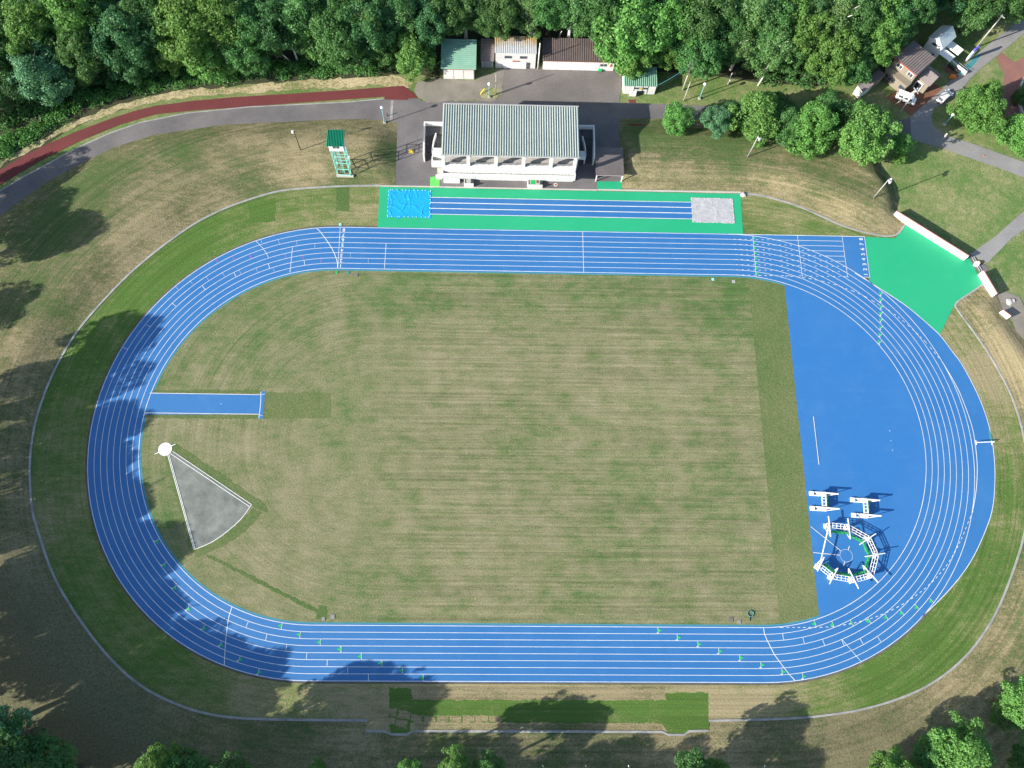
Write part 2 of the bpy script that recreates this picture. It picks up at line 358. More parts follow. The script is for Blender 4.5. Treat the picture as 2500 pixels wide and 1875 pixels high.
sheet('ground', [(-1500, -1500), (1500, -1500), (1500, 1500), (-1500, 1500)], -.09, M['lawn'], dry=(.45, []))
wood_bl = [(20, 1830, 16, .9), (0, 1500, 8, .5), (0, 1700, 10, .7), (250, 1860, 8, .8), (600, 1890, 8, .3), (2100, 1860, 8, .6), (2250, 1800, 5, .3), (1480, 1860, 5, .2)]  # olive woodland floor spots, with the wood's shade put into their colour
outer_poly = kL + kS + kR + [(99, 38), (80, 49)] + kT[::-1] + GL("1806 471;929 456")
def oval_uv(P):
    k = np.maximum(np.abs(P[:, 0]) - L2, 0) * np.sign(P[:, 0]); y = P[:, 1]; d = np.hypot(k, y)
    return np.stack([np.clip(P[:, 0], -L2, L2) * np.sign(y) + np.arctan2(k, np.abs(y)) * 48 * np.sign(y), d * .8], 1)
sheet('outer_grass', outer_poly, -.03, M['outer'], 2.4, uvfun=oval_uv,
      dry=(.40, [(560, 540, 8, -.24), (430, 640, 9, -.25), (300, 800, 10, -.22), (150, 1000, 9, -.1), (880, 500, 6, .25), (700, 545, 6, .22), (800, 480, 4, -.2), (1930, 520, 8, .05),
                 (900, 1700, 12, .35), (1250, 1690, 12, .5), (1650, 1700, 12, .5), (600, 1690, 8, .2), (1850, 1720, 8, .3), (2150, 1650, 9, -.25), (2300, 1560, 9, -.2), (2440, 1350, 8, -.1),
                 (2410, 1000, 9, .3), (2350, 870, 8, .25), (2480, 1150, 6, -.1), (120, 1250, 8, .1), (260, 1480, 10, -.15), (450, 1640, 8, -.15)]))
def mow_uv(P):
    x, y = P[:, 0], P[:, 1]; r = np.hypot(x + 34, y); th = np.arctan2(np.abs(y), -(x + 34))
    left = x < -34
    return np.stack([np.where(left, -34 - (math.pi / 2 - th) * 22, x), np.where(left, r, np.abs(y)) + np.where(y < 0, 0.0, 0.0)], 1)
sheet('infield_grass', stad(RR - .45), 0.0, M['infield'], 2.0, uvfun=mow_uv,
      dry=(.55, [(1000, 700, 7, -.28), (1250, 690, 6, -.2), (1500, 690, 7, -.25), (1780, 720, 8, -.3), (650, 760, 9, -.15), (560, 850, 6, -.1), (830, 1000, 5, -.15), (1280, 1060, 5, -.15), (1500, 1200, 6, -.18),
                 (1750, 1200, 6, -.12), (1400, 1480, 9, -.12), (900, 1490, 8, -.15), (500, 1050, 6, .1), (380, 1250, 7, -.22), (1120, 900, 9, .1), (1500, 900, 10, .08), (1250, 1350, 12, .08), (700, 1350, 9, .1), (400, 940, 3, -.2)]))
strip = [(45.7, -RR + .6), (53.4, -RR + .6), (53.4, RR - .6), (45.7, RR - .6)]
def clip_stad(poly, r):                 # pulls a polygon's points inside the stadium curve
    o = []
    for x, y in resample(poly, 1.0):
        k = max(0, abs(x) - L2); d = math.hypot(k, y)
        if d > r: s = r / d; y *= s; x = math.copysign(L2 + k * s, x) if abs(x) > L2 else x
        o.append((x, y))
    return o
sheet('mown_strip', clip_stad(strip, RR - .6), .008, M['mown'], 2.0, dry=(.44, [(1900, 1450, 6, .2), (1850, 800, 8, -.1)]))
for nm, s, d in (('grass_patch', "648 958;808 958;806 1021;643 1022", .42), ('grass_patch', "370 952;640 952;640 960;370 959", .35), ('grass_patch', "340 1011;632 1013;632 1024;340 1020", .35),
                 ('grass_patch', "500 1357;520 1357;800 1500;785 1503", .22), ('grass_patch', "778 1477;800 1477;798 1512;772 1512", .28),
                 ('grass_patch', "410 1085;430 1082;640 1225;655 1250;622 1240;418 1100", .35), ('grass_patch', "402 1110;410 1110;474 1344;465 1350", .38),
                 ('grass_patch', "474 1344;540 1312;590 1272;616 1238;640 1252;600 1295;545 1335;478 1362", .40)):
    ZP = globals().get('ZP', .010) + .0012; pxsheet(nm, s, ZP, M['mown'], dry=(d, []))
pxsheet('grass_patch', "820 456;853 456;853 516;820 514", -.02, M['mown'], dry=(.2, []))
pxsheet('grass_patch', "608 500;672 482;672 540;612 545", -.02, M['outer'], dry=(-.05, []))
# southern terrace of mown turf with its bleached patches
pxsheet('turf_terrace', "950 1680;1006 1680;1006 1709;1625 1709;1625 1692;1730 1690;1730 1783;1683 1784;1670 1793;1631 1793;1616 1766;1000 1764;1000 1784;991 1792;955 1792;950 1780", -.02, M['outer'], dry=(.02, []))
pxsheet('bleached_strip', "1007 1676;1622 1676;1622 1708;1007 1708", -.015, M['bank'], dry=(.85, []))
pxsheet('bleached_strip', "1012 1767;1616 1766;1616 1785;1012 1784", -.015, M['bank'], dry=(.6, []))
for s in ("909 1722;940 1726;938 1743;906 1738", "942 1727;970 1732;967 1750;939 1744", "973 1733;1002 1739;998 1756;969 1751", "1004 1742;1031 1747;1029 1763;1001 1760", "1035 1748;1062 1748;1062 1764;1035 1764",
          "1067 1748;1094 1748;1094 1764;1067 1764", "1099 1747;1126 1747;1126 1764;1099 1764", "1131 1747;1158 1747;1158 1764;1131 1764", "1162 1746;1190 1746;1190 1763;1162 1763", "1196 1747;1224 1747;1224 1763;1196 1763",
          "937 1748;967 1752;964 1768;934 1762", "968 1755;998 1762;993 1778;964 1771"):
    pxsheet('bleached_square', s, -.008, M['bank'], dry=(.72, []))

# banks (raised grass rims) ------------------------------------------------
ROAD_S = "970 300;900 291;840 290.5;550 304;380 328;285 357;190 402;114 444;38 497;0 526;-70 590;-160 700"
def ring(inner, outer, H, win, wout, rest=6.0):
    poly = inner + outer; sw = np.array([win] * (len(inner) - 1) + [rest] + [wout] * (len(outer) - 1) + [rest]); BANKS.append((poly, H, sw, 0)); return poly
bl_in = [G(965, 455)] + kL
bl = ring(bl_in + [G(893, 1784)] + kS[1:] + kR[1:] , GL("2432 716;2450 760;2475 800;2520 850;2600 950;2680 1200;2600 1600;2450 1880;2000 2020;1200 2040;600 2010;200 1960;-60 1800;-230 1500;-260 1000;-160 700")[:-1] + GL(ROAD_S)[::-1], 1.7, 8.0, 5.0, 5.0)
def hf(P): return np.array([bank_h(p[0], p[1]) if 1 else 0 for p in P])
sheet('grass_bank', bl, -.02, M['bank'], 2.2, hfun=hf, uvfun=oval_uv,
      dry=(.50, [(420, 390, 8, -.3), (250, 470, 7, -.25), (620, 430, 7, .15), (300, 580, 7, .2), (450, 500, 7, .18), (870, 330, 8, .15), (760, 420, 5, .2), (700, 340, 5, -.05), (100, 620, 6, -.4), (160, 520, 5, -.2), (120, 700, 6, -.1), (960, 380, 2.5, -.6), (2430, 800, 8, .3), (2490, 900, 8, .2),
                 (2480, 1480, 8, -.2), (2330, 1690, 8, .15), (2100, 1800, 7, .25), (1700, 1830, 6, .25), (1000, 1830, 8, .05), (1300, 1830, 12, -.12), (600, 1800, 10, -.05), (840, 445, 4, -.35), (640, 458, 4, -.2), (1950, 1790, 10, -.15)]),
      shady_floor=(0.0, wood_bl))
bank_r = GL("1518 466;1513 361;1511 327;1512 292;1520 289;1640 290;1850 297;2000 312;2100 325;2140 380;2153 421;2180 452;2193 497;2188 513;2212 546;2186 580") + kT[-3::-1]
BANKS.append((bank_r, 1.8, np.array([2.0] * 4 + [6.0] * 4 + [5.0] * 1 + [3.0] * 5 + [2.5] + [7.0] * (len(bank_r) - 15)), 0))
def hr(P): return np.array([bank_h(p[0], p[1]) for p in P])
sheet('grass_bank', bank_r, -.02, M['bank'], 1.6, hfun=hr, uvfun=oval_uv,
      dry=(.72, [(1600, 340, 5, -.45), (1750, 345, 7, -.5), (1900, 360, 7, -.4), (2060, 390, 7, -.35), (1800, 460, 3, -.2), (2170, 470, 3.5, -.5), (1680, 380, 6, -.1), (1560, 330, 4, -.4), (2150, 540, 5, .15)]))

# paths, roads, yards ------------------------------------------------------
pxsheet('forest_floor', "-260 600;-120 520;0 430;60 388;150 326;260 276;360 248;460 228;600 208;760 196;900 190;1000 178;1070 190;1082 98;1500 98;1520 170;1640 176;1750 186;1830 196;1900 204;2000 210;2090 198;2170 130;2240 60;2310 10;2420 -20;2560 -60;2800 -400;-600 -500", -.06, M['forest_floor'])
pxsheet('dry_verge', "-20 408;0 394;95 340;190 291;290 254;380 231;450 217;570 212;720 197;840 190;960 182;1010 196;1000 214;900 208;840 213;650 222;455 236;380 247;290 270;190 305;95 354;0 405;-20 418", -.045, M['straw'])
pxsheet('red_path', "-120 490;0 414;60 379;125 347;190 319;280 286;330 270;380 258;470 246;570 237;700 229;840 220;985 209;1008 225;1020 240;998 240;995 244;940 243;938 236;840 243;700 253;570 263;470 270;380 279;290 305;190 346;95 394;0 451;-120 530", -.02, M['red'])
pxsheet('asphalt_road', "-200 740;-110 610;0 526;38 497;114 444;190 402;285 357;380 328;550 304;840 290.5;900 291;958 296;970 302;965 454;1050 455;1073 456;1411 461;1456 464;1518 466;1513 361;1511 327;1514 289;1639 289;1850 297;2000 311;2100 323;2178 333;2230 344;2222 285;2218 289;2178 296;2100 288;2000 275;1850 263;1706 257;1517 250;1210 245;1031 247;1020 240;940 241;840 250.6;608 262;456 277;342 300;266 327;190 361;114 402.5;57 433;0 467;-110 545", -.035, M['asphalt'])
pxsheet('road_edging', "0 464;57 430;114 399.5;190 358;266 324;342 297.5;456 274.5;608 259.5;840 248.2;938 239.5;938 242;840 250.8;608 262.2;456 277.3;342 300.4;266 327.3;190 361.4;114 403;57 433.5;0 467.5", -.015, M['kerb'])
pxsheet('yard', "1232 160;1520 172;1512 251;1210 246;1226 226", -.03, M['yard'])
pxsheet('gravel_yard', "1020 202;1070 192;1165 194;1240 166;1231 176;1228 226;1210 245;1031 247;1008 224", -.032, M['gravel'])
pxsheet('grass_patch', "1168 218;1200 214;1222 218;1215 236;1196 243;1176 238", -.02, M['lawn'], dry=(.75, []))
pxsheet('asphalt_road', "2222 285;2302 216;2343.5 173;2397 121.5;2500 40;2600 -40;2600 10;2500 82;2442 129;2400 163;2370 190;2340 228;2305.6 254;2283 262;2273 285;2279 307.6;2302 326.6;2381.5 353;2457.5 380;2500 395;2600 440;2600 490;2500 433;2438.5 410;2362.5 383.5;2286.6 357;2226 342", -.026, M['asphalt_old'])
pxsheet('asphalt_road', "2368 621;2412 642;2424 628;2470 582;2500 560;2600 470;2600 430;2500 515;2430 577;2380 612", -.028, M['asphalt_old'])
pxsheet('asphalt_road', "2356 632;2368 622;2416 654;2404 668;2389 663", -.020, M['asphalt'])
pxsheet('brown_yard', "2164 239;2206 206;2226 219;2244 214;2262 208;2282 203;2302 216;2226 283", -.03, M['brown_pave'])
pxsheet('brick_plaza', "2432 140;2446 128;2476 152;2520 128;2560 260;2520 330;2470 320;2440 318;2428 302;2438 260;2448 210;2452 180", -.03, M['brick'])
pxsheet('teal_paving', "2336 179;2388 133;2398 130;2380 156;2350 182", -.02, M['teal'])
pxsheet('concrete_path', "2300 128;2312 124;2345 164;2334 176", -.02, M['kerb'])
pxsheet('brown_yard', "2300 166;2310 158;2342 186;2330 192", -.022, M['brown_pave'])

# track --------------------------------------------------------------------
def band(name, r0, r1, z, m, n=64):
    a, b = stad(r0, n), stad(r1, n); k = len(a)
    mb = MB(); mb.add([(x, y, z) for x, y in a] + [(x, y, z) for x, y in b], [(i, (i + 1) % k, k + (i + 1) % k, k + i) for i in range(k)])
    o = mb.build(name, m, fix=False)
    if o.data.polygons[0].normal.z < 0: o.data.flip_normals()
    return tag(o, kind='structure')
OUT = RR + 8 * LW
band('track_edging', RR - .52, RR - .22, .012, M['teal']); band('running_track', RR - .25, OUT + .16, .018, M['track'])
band('track_verge', OUT + .16, OUT + .48, -.010, M['soil'])
sheet('running_track', [(38, 38), (72.3, RR - .05), (72.3, OUT + .1), (38, OUT + .1)], .010, M['track'])
APR = "2060 650;2132 694.5;2161 712.6;2190 731.4;2219 751.6;2248 776;2274 799;2297 819.6;2326 860;2347 886;2381.5 950;2404 1003.5;2419.5 1056.7;2427 1110;2430 1163;2425 1243;2404 1302;2374 1366.5;2336 1420;2286.6 1473;2248.6 1507"
apr = smooth(GL(APR), 2)
sheet('running_track', apr + [(60, -30), (70, 0), (60, 30)], .006, M['track'])
sheet('d_zone', [(53.4, -34.2)] + [p for p in stad(RR - .2, 90) if p[0] > 53.5] + [(53.4, 34.2)], .014, M['dzone'])
pxsheet('javelin_runway', "350 1012;358 990;366 959;637 963.2;637.8 955;647.5 955;641.8 1022;630.2 1022;631 1011.6", .016, M['track'])
sheet('rubber_apron', [(-34.4, 46.3), (45.4, 46.3), (45.6, 56.35), (-34.45, 56.4)], .004, M['turf'])
pxsheet('rubber_apron', "2112 578;2186 582;2210 547;2365 628;2400 693;2370 713;2338 735;2329 747;2294 817;2240 790;2160 715;2122 688;2122 676", .002, M['turf'])
pxsheet('rubber_apron', "1458 443;1517 443;1518 465.5;1457 464.5", .012, M['turf'])
pxsheet('rubber_mat', "1050 433;1061 431;1062 458;1050 459", .02, M['turf2']); pxsheet('rubber_mat', "1061.5 431;1073 430;1073.5 458;1062.5 458", .03, M['turf2'])
sheet('jump_runway', [(-23.2, 49.75), (34.4, 49.75), (34.4, 54.05), (-23.2, 54.05)], .012, M['track'])
sheet('kerb', [(-20.6, 56.45), (13.6, 56.45), (13.6, 56.8), (-20.6, 56.8)], .02, M['concrete'])
def ribbon(name, pl, w, z, m, mb=None, h=0.0):
    P = [Vector(p).to_2d() for p in pl]; own = mb is None; mb = mb or MB(); a = []; b = []
    for i, p in enumerate(P):
        d = (P[min(i + 1, len(P) - 1)] - P[max(i - 1, 0)]).normalized(); n = Vector((-d.y, d.x)) * w / 2; a.append(p + n); b.append(p - n)
    k = len(P)
    if h:
        mb.add([(p.x, p.y, zz) for zz in (z, z + h) for p in a + b], [(2 * k + i, 3 * k + i, 3 * k + i + 1, 2 * k + i + 1) for i in range(k - 1)] + [(i, i + 1, 2 * k + i + 1, 2 * k + i) for i in range(k - 1)] + [(k + i + 1, k + i, 3 * k + i, 3 * k + i + 1) for i in range(k - 1)])
    else: mb.add([(p.x, p.y, z) for p in a + b], [(i, k + i, k + i + 1, i + 1) for i in range(k - 1)])
    if own: return tag(mb.build(name, m), kind='structure')
ribbon('kerb', kL, .42, -.03, M['kerb'], h=.10); ribbon('kerb', kS, .40, -.03, M['kerb'], h=.10); ribbon('kerb', kR, .38, -.03, M['kerb'], h=.10); ribbon('kerb', kT, .38, -.03, M['kerb'], h=.10)
ribbon('kerb', [(45.7, 56.7), (13.7, 56.7)], .35, -.02, M['concrete'], h=.08); ribbon('kerb', [(-34.5, 56.6), (-20.6, 56.65)], .3, -.02, M['concrete'], h=.08)

# painted lines ------------------------------------------------------------
LN = MB(); GP = MB(); PK = MB(); ZL = .026; LWD = .09
OFF = {'A': (200, 800), 'B': (500, 520), 'C': (780, 520), 'D': (1800, 520), 'E': (2060, 620), 'F': (2180, 980), 'G': (1840, 1460), 'H': (500, 1440)}
O2 = {'3': (1660, 0), '4': (0, 620), '6': (1660, 620), '7': (0, 1245), '8': (830, 1245), '9': (1660, 1245)}
def U(k, x, y):
    if k in OFF: o, s = OFF[k], 320 / 2212
    else: o, s = O2[k], 840 / 2212
    return G(o[0] + x * s, o[1] + y * s)
ZC = [0.0]
def zz(z): ZC[0] += .00012; return z + ZC[0]
def seg(a, b, w=LWD, mb=LN, z=ZL): ribbon('', [a, b], w, zz(z), None, mb)
for k in range(9):
    s = stad(RR + k * LW, 64); ribbon('', s + [s[0]], LWD * (1.2 if k in (0, 8) else 1), ZL, None, LN)
def poly_line(key, s, w=LWD):
    p = [tuple(map(float, q.split())) for q in s.split(';')]; ribbon('', [U(key, *q) for q in p], w, zz(ZL + .002), None, LN)
poly_line('B', "860 470;930 540;985 600;1040 680;1075 752"); poly_line('B', "1890 260;1955 325;2025 415;2080 495;2140 590;2190 690;2230 800;2240 855;2242 930", .13)
poly_line('G', "165 497;180 600;225 710;290 840;350 955;425 1060;515 1180;600 1290;700 1395", .13); poly_line('H', "460 290;420 400;395 510;378 640;360 780;350 900;342 1020;335 1150;330 1280", .13)
poly_line('G', "1490 700;1815 1075")
MARKS = {'B': "490 1005 530 1075;1070 855 1095 930;1675 795 1685 875;1480 575 1440 1005", 'C': "1125 515 1095 945;350 243 308 935", '4': "1300 205 1320 230;1105 315 1135 340;940 455 970 468;790 600 820 612",
         'D': "262 390 318 1078;1015 380 1095 1060;1770 400 1860 1075;2145 400 2236 1085;2130 1083 2238 1086;1840 1078 1880 1080;1080 1060 1110 1062",
         'G': "485 600 505 705;830 665 855 770;1160 700 1200 800;1485 705 1525 805;1795 690 1850 785;2090 650 2150 745", 'H': "735 535 695 635;1050 745 1025 855;1385 920 1365 1030;1722 1060 1715 1168;2068 1180 2063 1285",
         '8': "50 1010 50 1050;183 1055 183 1100"}
for key, s in MARKS.items():
    for q in s.split(';'):
        a = list(map(float, q.split())); seg(U(key, *a[:2]), U(key, *a[2:]), LWD, z=ZL + .002)
seg((10.15, RR), (10.15, OUT), .1, z=ZL + .003)
DOT = {'B': "945 450 965 505;1240 455 1260 520;1550 475 1560 545;1855 520 1858 590;20 1075 65 1135;300 1015 335 1070;580 965 610 1025;865 935 890 995;1160 935 1175 990;1432 950 1437 1005", 'C': "525 680 525 760;825 775 822 850", '4': "1130 210 1148 232;1225 175 1240 195"}
for key, s in DOT.items():
    for q in s.split(';'):
        a = list(map(float, q.split())); p, r = Vector(U(key, *a[:2])), Vector(U(key, *a[2:]))
        for i in range(4): seg(p.lerp(r, i / 4 + .04), p.lerp(r, i / 4 + .17), .08, z=ZL + .002)
for q in "190 780 220 835;475 730 500 790;760 705 785 760;1358 695 1372 750;1655 720 1665 790;1962 775 1965 845".split(';'):
    a = list(map(float, q.split())); seg(U('B', *a[:2]), U('B', *a[2:]), .08, PK, ZL + .002)
# stagger marks with green triangles: key, ends, side of the green
def gmark(key, q, side, tick=True):
    a = list(map(float, q.split())); p, r = Vector(U(key, *a[:2])), Vector(U(key, *a[2:])); seg(p, r, .11, z=ZL + .002)
    mid = p.lerp(r, .5); d = (r - p).normalized(); n = Vector((d.y, -d.x)) * .75
    if (n.x < 0) != (side == 'l'): n = -n
    GP.add([(v.x, v.y, zz(ZL + .003)) for v in (p.lerp(r, .15), p.lerp(r, .85), mid + n)], [(0, 1, 2)])
    if tick: t = r + (n * -.45); seg(r.lerp(t, .1) - d * .12, t - d * .12, .14, z=ZL + .004)
for q in "655 650 605 700;655 762 605 810;655 872 610 925;655 985 605 1040;655 1100 605 1150;655 1225 600 1270;645 1350 590 1395;635 1470 580 1515".split(';'): gmark('E', q, 'l')
for q in "1020 375 1055 485;1320 395 1360 490;1630 375 1680 465;1925 335 1985 430".split(';'): gmark('G', q, 'l', False)
for q in "1205 690 1228 728;1318 670 1338 705;1415 643 1440 673;1510 605 1537 638;1605 568 1630 595".split(';'): gmark('9', q, 'l', False)
for q in "113 845 118 882;248 888 250 928;383 932 387 972;518 975 522 1017;655 1020 658 1060;787 1050 792 1090".split(';'): gmark('9', q, 'r')
for q in "2043 755 2047 795;2167 800 2170 840".split(';'): gmark('8', q, 'r')
for q in "3 873 8 915;137 920 139 960;270 965 271 1007;403 1012 403 1052;535 1058 536 1100".split(';'): gmark('8', q, 'l', False)
for q in "1310 560 1290 660;1615 705 1605 810;1955 830 1950 935".split(';'): gmark('H', q, 'l', False)
gmark('7', "2195 875 2190 915", 'l', False)
for q in "285 880 240 965;600 1125 560 1215;920 1330 890 1440".split(';'): gmark('H', q, 'r')
for q in "1320 740 1295 775;1218 618 1195 650;1135 485 1105 510;1068 338 1037 362;1025 188 990 208".split(';'): gmark('7', q, 'r')
for k in range(8):                      # green ticks on the 90 m line
    y = RR + LW * (k + .25); GP.add([(47.45, y - .2, ZL + .003), (48.15, y, ZL + .003), (47.45, y + .6, ZL + .003)], [(0, 1, 2)])
for k in range(9):                      # sprint straight beyond the bend
    y = RR + k * LW; xc = L2 + math.sqrt(max(0, OUT ** 2 - y * y))
    if k == 8: seg((L2, y), (72.3, y), .13); continue
    if k >= 3: seg((xc, y), (67.3, y))
    x = 43.2
    while x < min(xc, 67.0): seg((x, y), (x + .42, y), .1, z=ZL + .001); x += 1.23
ribbon('', apr[3:], .13, ZL, None, LN)
ribbon('', smooth(GL("2302 886;2336 943;2352 980;2373 1039;2380 1076;2385.4 1124.7;2386 1153.6;2384 1190;2380 1220;2374 1248")), .13, ZL + .002, None, LN)
def dashes(pts, on=.5, off=.65):
    pl = resample(smooth(pts, 2), .25, False); i = 0; n1, n2 = int(on / .22), int(off / .22)
    while i + n1 < len(pl): ribbon('', pl[i:i + n1 + 1], .11, zz(ZL + .002), None, LN); i += n1 + n2
dashes(GL("1903 1531.7;1994 1531.7;2039.8 1530;2115.7 1514.6;2172.7 1492;2222 1465;2275 1423.5;2317 1374;2347 1317;2366 1268;2376 1246"))
dashes(GL("1850.6 672.6;1915.7 674;1941.8 675.5;1973.6 680;2005 686;2038.7 695;2067.6 706;2083 711;2105 721;2124 731;2144 743;2165.6 755;2184 768;2204.7 783.5;2230.7 807;2248 824;2265 841;2278 857;2301.8 886"))
for y in (49.83, 51.24, 52.65, 53.98): seg((-23.2, y), (34.4, y), .18 if y in (51.24, 52.65) else .13)
for a, b in (((366, 959.8), (637, 963.8)), ((352, 1008), (632, 1011.5))): seg(G(*a), G(*b), .12, z=ZL + .002)
ribbon('', GL("637 956;637 970;636 988;634 1006;632 1021"), .12, ZL + .002, None, LN)
seg(G(637.5, 964), G(647, 962), .09); seg(G(632, 1012), G(642, 1015.5), .09)
seg(G(1660 + 857 * .37975, 620 + 1045 * .37975), G(1660 + 893 * .37975, 620 + 1355 * .37975), .13)
for px, py in ((2172, 1052), (2175, 1076), (2179, 1099), (540, 986)): LN.flat([(G(px, py)[0] + .09 * math.cos(t), G(px, py)[1] + .09 * math.sin(t)) for t in np.linspace(0, 6.28, 8)[:-1]], ZL)
# hammer circle: sector lines, ring
seg(G(1979, 1285.6), G(2054, 1346), .13); seg(G(1985, 1349), G(2051, 1355.5), .13)
seg(G(2073.5, 1333), G(2070.5, 1343), .13); seg(G(2062, 1371), G(2059, 1382), .13)
c = (59.95, -22.98); rp = [(c[0] + 1.22 * math.cos(t), c[1] + 1.22 * math.sin(t)) for t in np.linspace(0, 2 * math.pi, 33)]; ribbon('', rp, .05, ZL, None, LN)
tag(LN.build('lane_lines', M['linepaint']), kind='structure'); tag(GP.build('relay_marks', M['greenp']), kind='structure'); tag(PK.build('pink_marks', M['pink']), kind='structure')
def text(s, x, y, size, rz, z=ZL + .003, m=None, bold=.02):
    c = bpy.data.curves.new('text', 'FONT'); c.body = s; c.size = size; c.align_x = 'CENTER'; c.align_y = 'CENTER'; c.offset = bold
    o = bpy.data.objects.new('t', c); COL.objects.link(o); bpy.context.view_layer.update()
    me = bpy.data.meshes.new_from_object(o); bpy.data.objects.remove(o)
    me.transform(Matrix.Translation((x, y, z)) @ Matrix.Rotation(rz, 4, 'Z')); return me
def joined(name, mes, m):
    bm = bmesh.new()
    for me in mes: bm.from_mesh(me)
    me = bpy.data.meshes.new(name); bm.to_mesh(me); bm.free(); me.materials.append(m)
    return link(name, me)
ms = [text(str(k), -41.75 + .02 * k, RR + LW * (k - .5), 1.15, math.pi) for k in range(1, 9)] + [text(str(k), 71.45, RR + LW * (k - .5), 1.15, math.pi / 2) for k in range(1, 9)]
tag(joined('lane_numbers', ms, M['linepaint']), kind='structure')

# shot put sector ----------------------------------------------------------
t = thing('shot_put_circle', 'white round shot put circle at the tip of the grey throwing sector', 'throwing circle', (*G(403.3, 1096.6), 0))
mb = MB(); mb.prism([(1.32 * math.cos(a), 1.32 * math.sin(a)) for a in np.linspace(0, 2 * math.pi, 33)[:-1]], .0, .06); mb.build('platform', M['white'], t)
mb = MB(); mb.beam((-1.9, -1.05, .05), (-1.15, -.65, .05), .13, .06); mb.build('centre_line', M['white'], t)
mb = MB(); mb.beam((1.15, .65, .05), (1.9, 1.05, .05), .13, .06); mb.build('centre_line', M['white'], t)
pxsheet('shot_put_sector', "411 1110;421 1104;612 1234;588 1269.7;541 1309;510 1328;476 1341", .022, M['shotgrit'])
mb = MB()
for a, b in (((409.5, 1110), (473.5, 1341)), ((412.5, 1109), (476.5, 1340)), ((416.5, 1107.5), (609, 1236.5)), ((422, 1102), (614.5, 1232))): ribbon('', [G(*a), G(*b)], .10, .03, None, mb, h=.05)
ribbon('', smooth(GL("614.4 1232;588 1269.7;541 1309;510 1328;474.7 1341.8")), .10, .03, None, mb, h=.03)
o = mb.build('sector_border', M['white']); tag(o, kind='structure')
#PART2
# ================================================================== THINGS
def ribs(x0, x1, y0, y1, z0, z1, pitch, h, top=.35, flank=.16, along='y', th=.06, fr=None):
    """folded metal roof sheet: ribs run along y (from y0 at height z0 to y1 at z1) or along x"""
    n = max(2, int(round((x1 - x0) / pitch))); p = (x1 - x0) / n; prof = []
    for i in range(n):
        x = x0 + i * p; prof += [(x, 0), (x + p * (1 - top) / 2 - p * flank, 0), (x + p * (1 - top) / 2, h), (x + p * (1 + top) / 2, h), (x + p * (1 + top) / 2 + p * (fr or flank), 0)]
    prof.append((x1, 0)); k = len(prof); v = []
    for (yy, zz_) in ((y0, z0), (y1, z1)):
        for dz in (0, -th): v += [(a, yy, zz_ + b + dz) for a, b in prof]
    f = [(i, i + 1, 2 * k + i + 1, 2 * k + i) for i in range(k - 1)] + [(k + i + 1, k + i, 3 * k + i, 3 * k + i + 1) for i in range(k - 1)]
    f += [(i + 1, i, k + i, k + i + 1) for i in range(k - 1)] + [(2 * k + i, 2 * k + i + 1, 3 * k + i + 1, 3 * k + i) for i in range(k - 1)]
    f += [(0, 2 * k, 3 * k, k), (k - 1, 2 * k - 1, 4 * k - 1, 3 * k - 1)]
    m = MB()
    if along == 'x': v = [(b, a, c) for a, b, c in v]
    return m.add(v, f)
def part(p, name, m, fn, label=None):
    mb = MB(); fn(mb); o = mb.build(name, m, p)
    if label: o['label'] = label
    return o
def boxpart(p, name, m, *b): return part(p, name, m, lambda q: q.box(*b))

# ------------------------------------------------------------------ grandstand
X0, X1 = -20.45, 8.3
st = thing('grandstand', 'white two storey grandstand with ribbed grey green roof beside the jump runway', 'grandstand', (0, 0, 0))
roof = ribs(-20.55, 8.8, 58.95, 71.75, 9.15, 8.75, .533, .17, .16, .20, fr=.10).build('roof', M['stand_roof'], st)
part(st, 'fascia', M['wall'], lambda q: (q.box(-20.5, 59.05, 8.45, 8.75, 59.3, 9.05), q.box(-20.5, 59.3, 8.4, -20.2, 71.6, 8.68), q.box(8.45, 59.3, 8.4, 8.75, 71.6, 8.68)))
def shell(q):
    q.box(-20.3, 60.0, .0, 8.2, 71.2, 5.1); q.box(-20.3, 70.9, 5.1, 8.2, 71.2, 8.6)
    q.box(-20.3, 65.6, 5.1, -20.0, 70.9, 8.6); q.box(7.9, 65.6, 5.1, 8.2, 70.9, 8.6)
part(st, 'wall', M['wall'], shell)
part(st, 'seating_deck', M['deck'], lambda q: [q.box(-20.0, 59.0 + .9 * i, 5.1, 7.9, 59.9 + .9 * i if i < 6 else 70.8, 5.36 + .42 * i) for i in range(7)])
for i in range(11):
    for j in range(2): boxpart(st, 'bench', M['concrete'], -19.5 + i * 2.5, 62.2 + .9 * j, 6.66 + .42 * j + .0, -17.6 + i * 2.5, 62.5 + .9 * j, 6.95 + .42 * j)
part(st, 'front_wall', M['stained'], lambda q: q.add([(X0, 58.05, 3.35), (X1, 58.05, 3.35), (X1, 58.55, 5.75), (X0, 58.55, 5.75), (X0, 59.0, 3.35), (X1, 59.0, 3.35), (X1, 59.0, 5.75), (X0, 59.0, 5.75)],
     [(0, 1, 2, 3), (3, 2, 6, 7), (0, 3, 7, 4), (1, 5, 6, 2), (4, 7, 6, 5), (0, 4, 5, 1)]))
part(st, 'terrace', M['deck'], lambda q: q.box(X0, 57.5, 2.5, X1, 60.0, 3.35))
part(st, 'parapet', M['stained_low'], lambda q: (q.box(X0 - .15, 57.3, 2.5, X1 + .1, 57.5, 4.25), q.box(X0 - .15, 57.5, 2.5, X0 + .1, 59.0, 4.25), q.box(X1 - .15, 57.5, 2.5, X1 + .1, 59.0, 4.25)))
for k in range(6):
    cx = [-20.15, -14.85, -8.95, -3.05, 2.85, 8.0][k]; w = .32 if k in (0, 5) else .36
    boxpart(st, 'column', M['wall'], cx - w, 58.35, 5.75, cx + w, 59.04, 8.75)
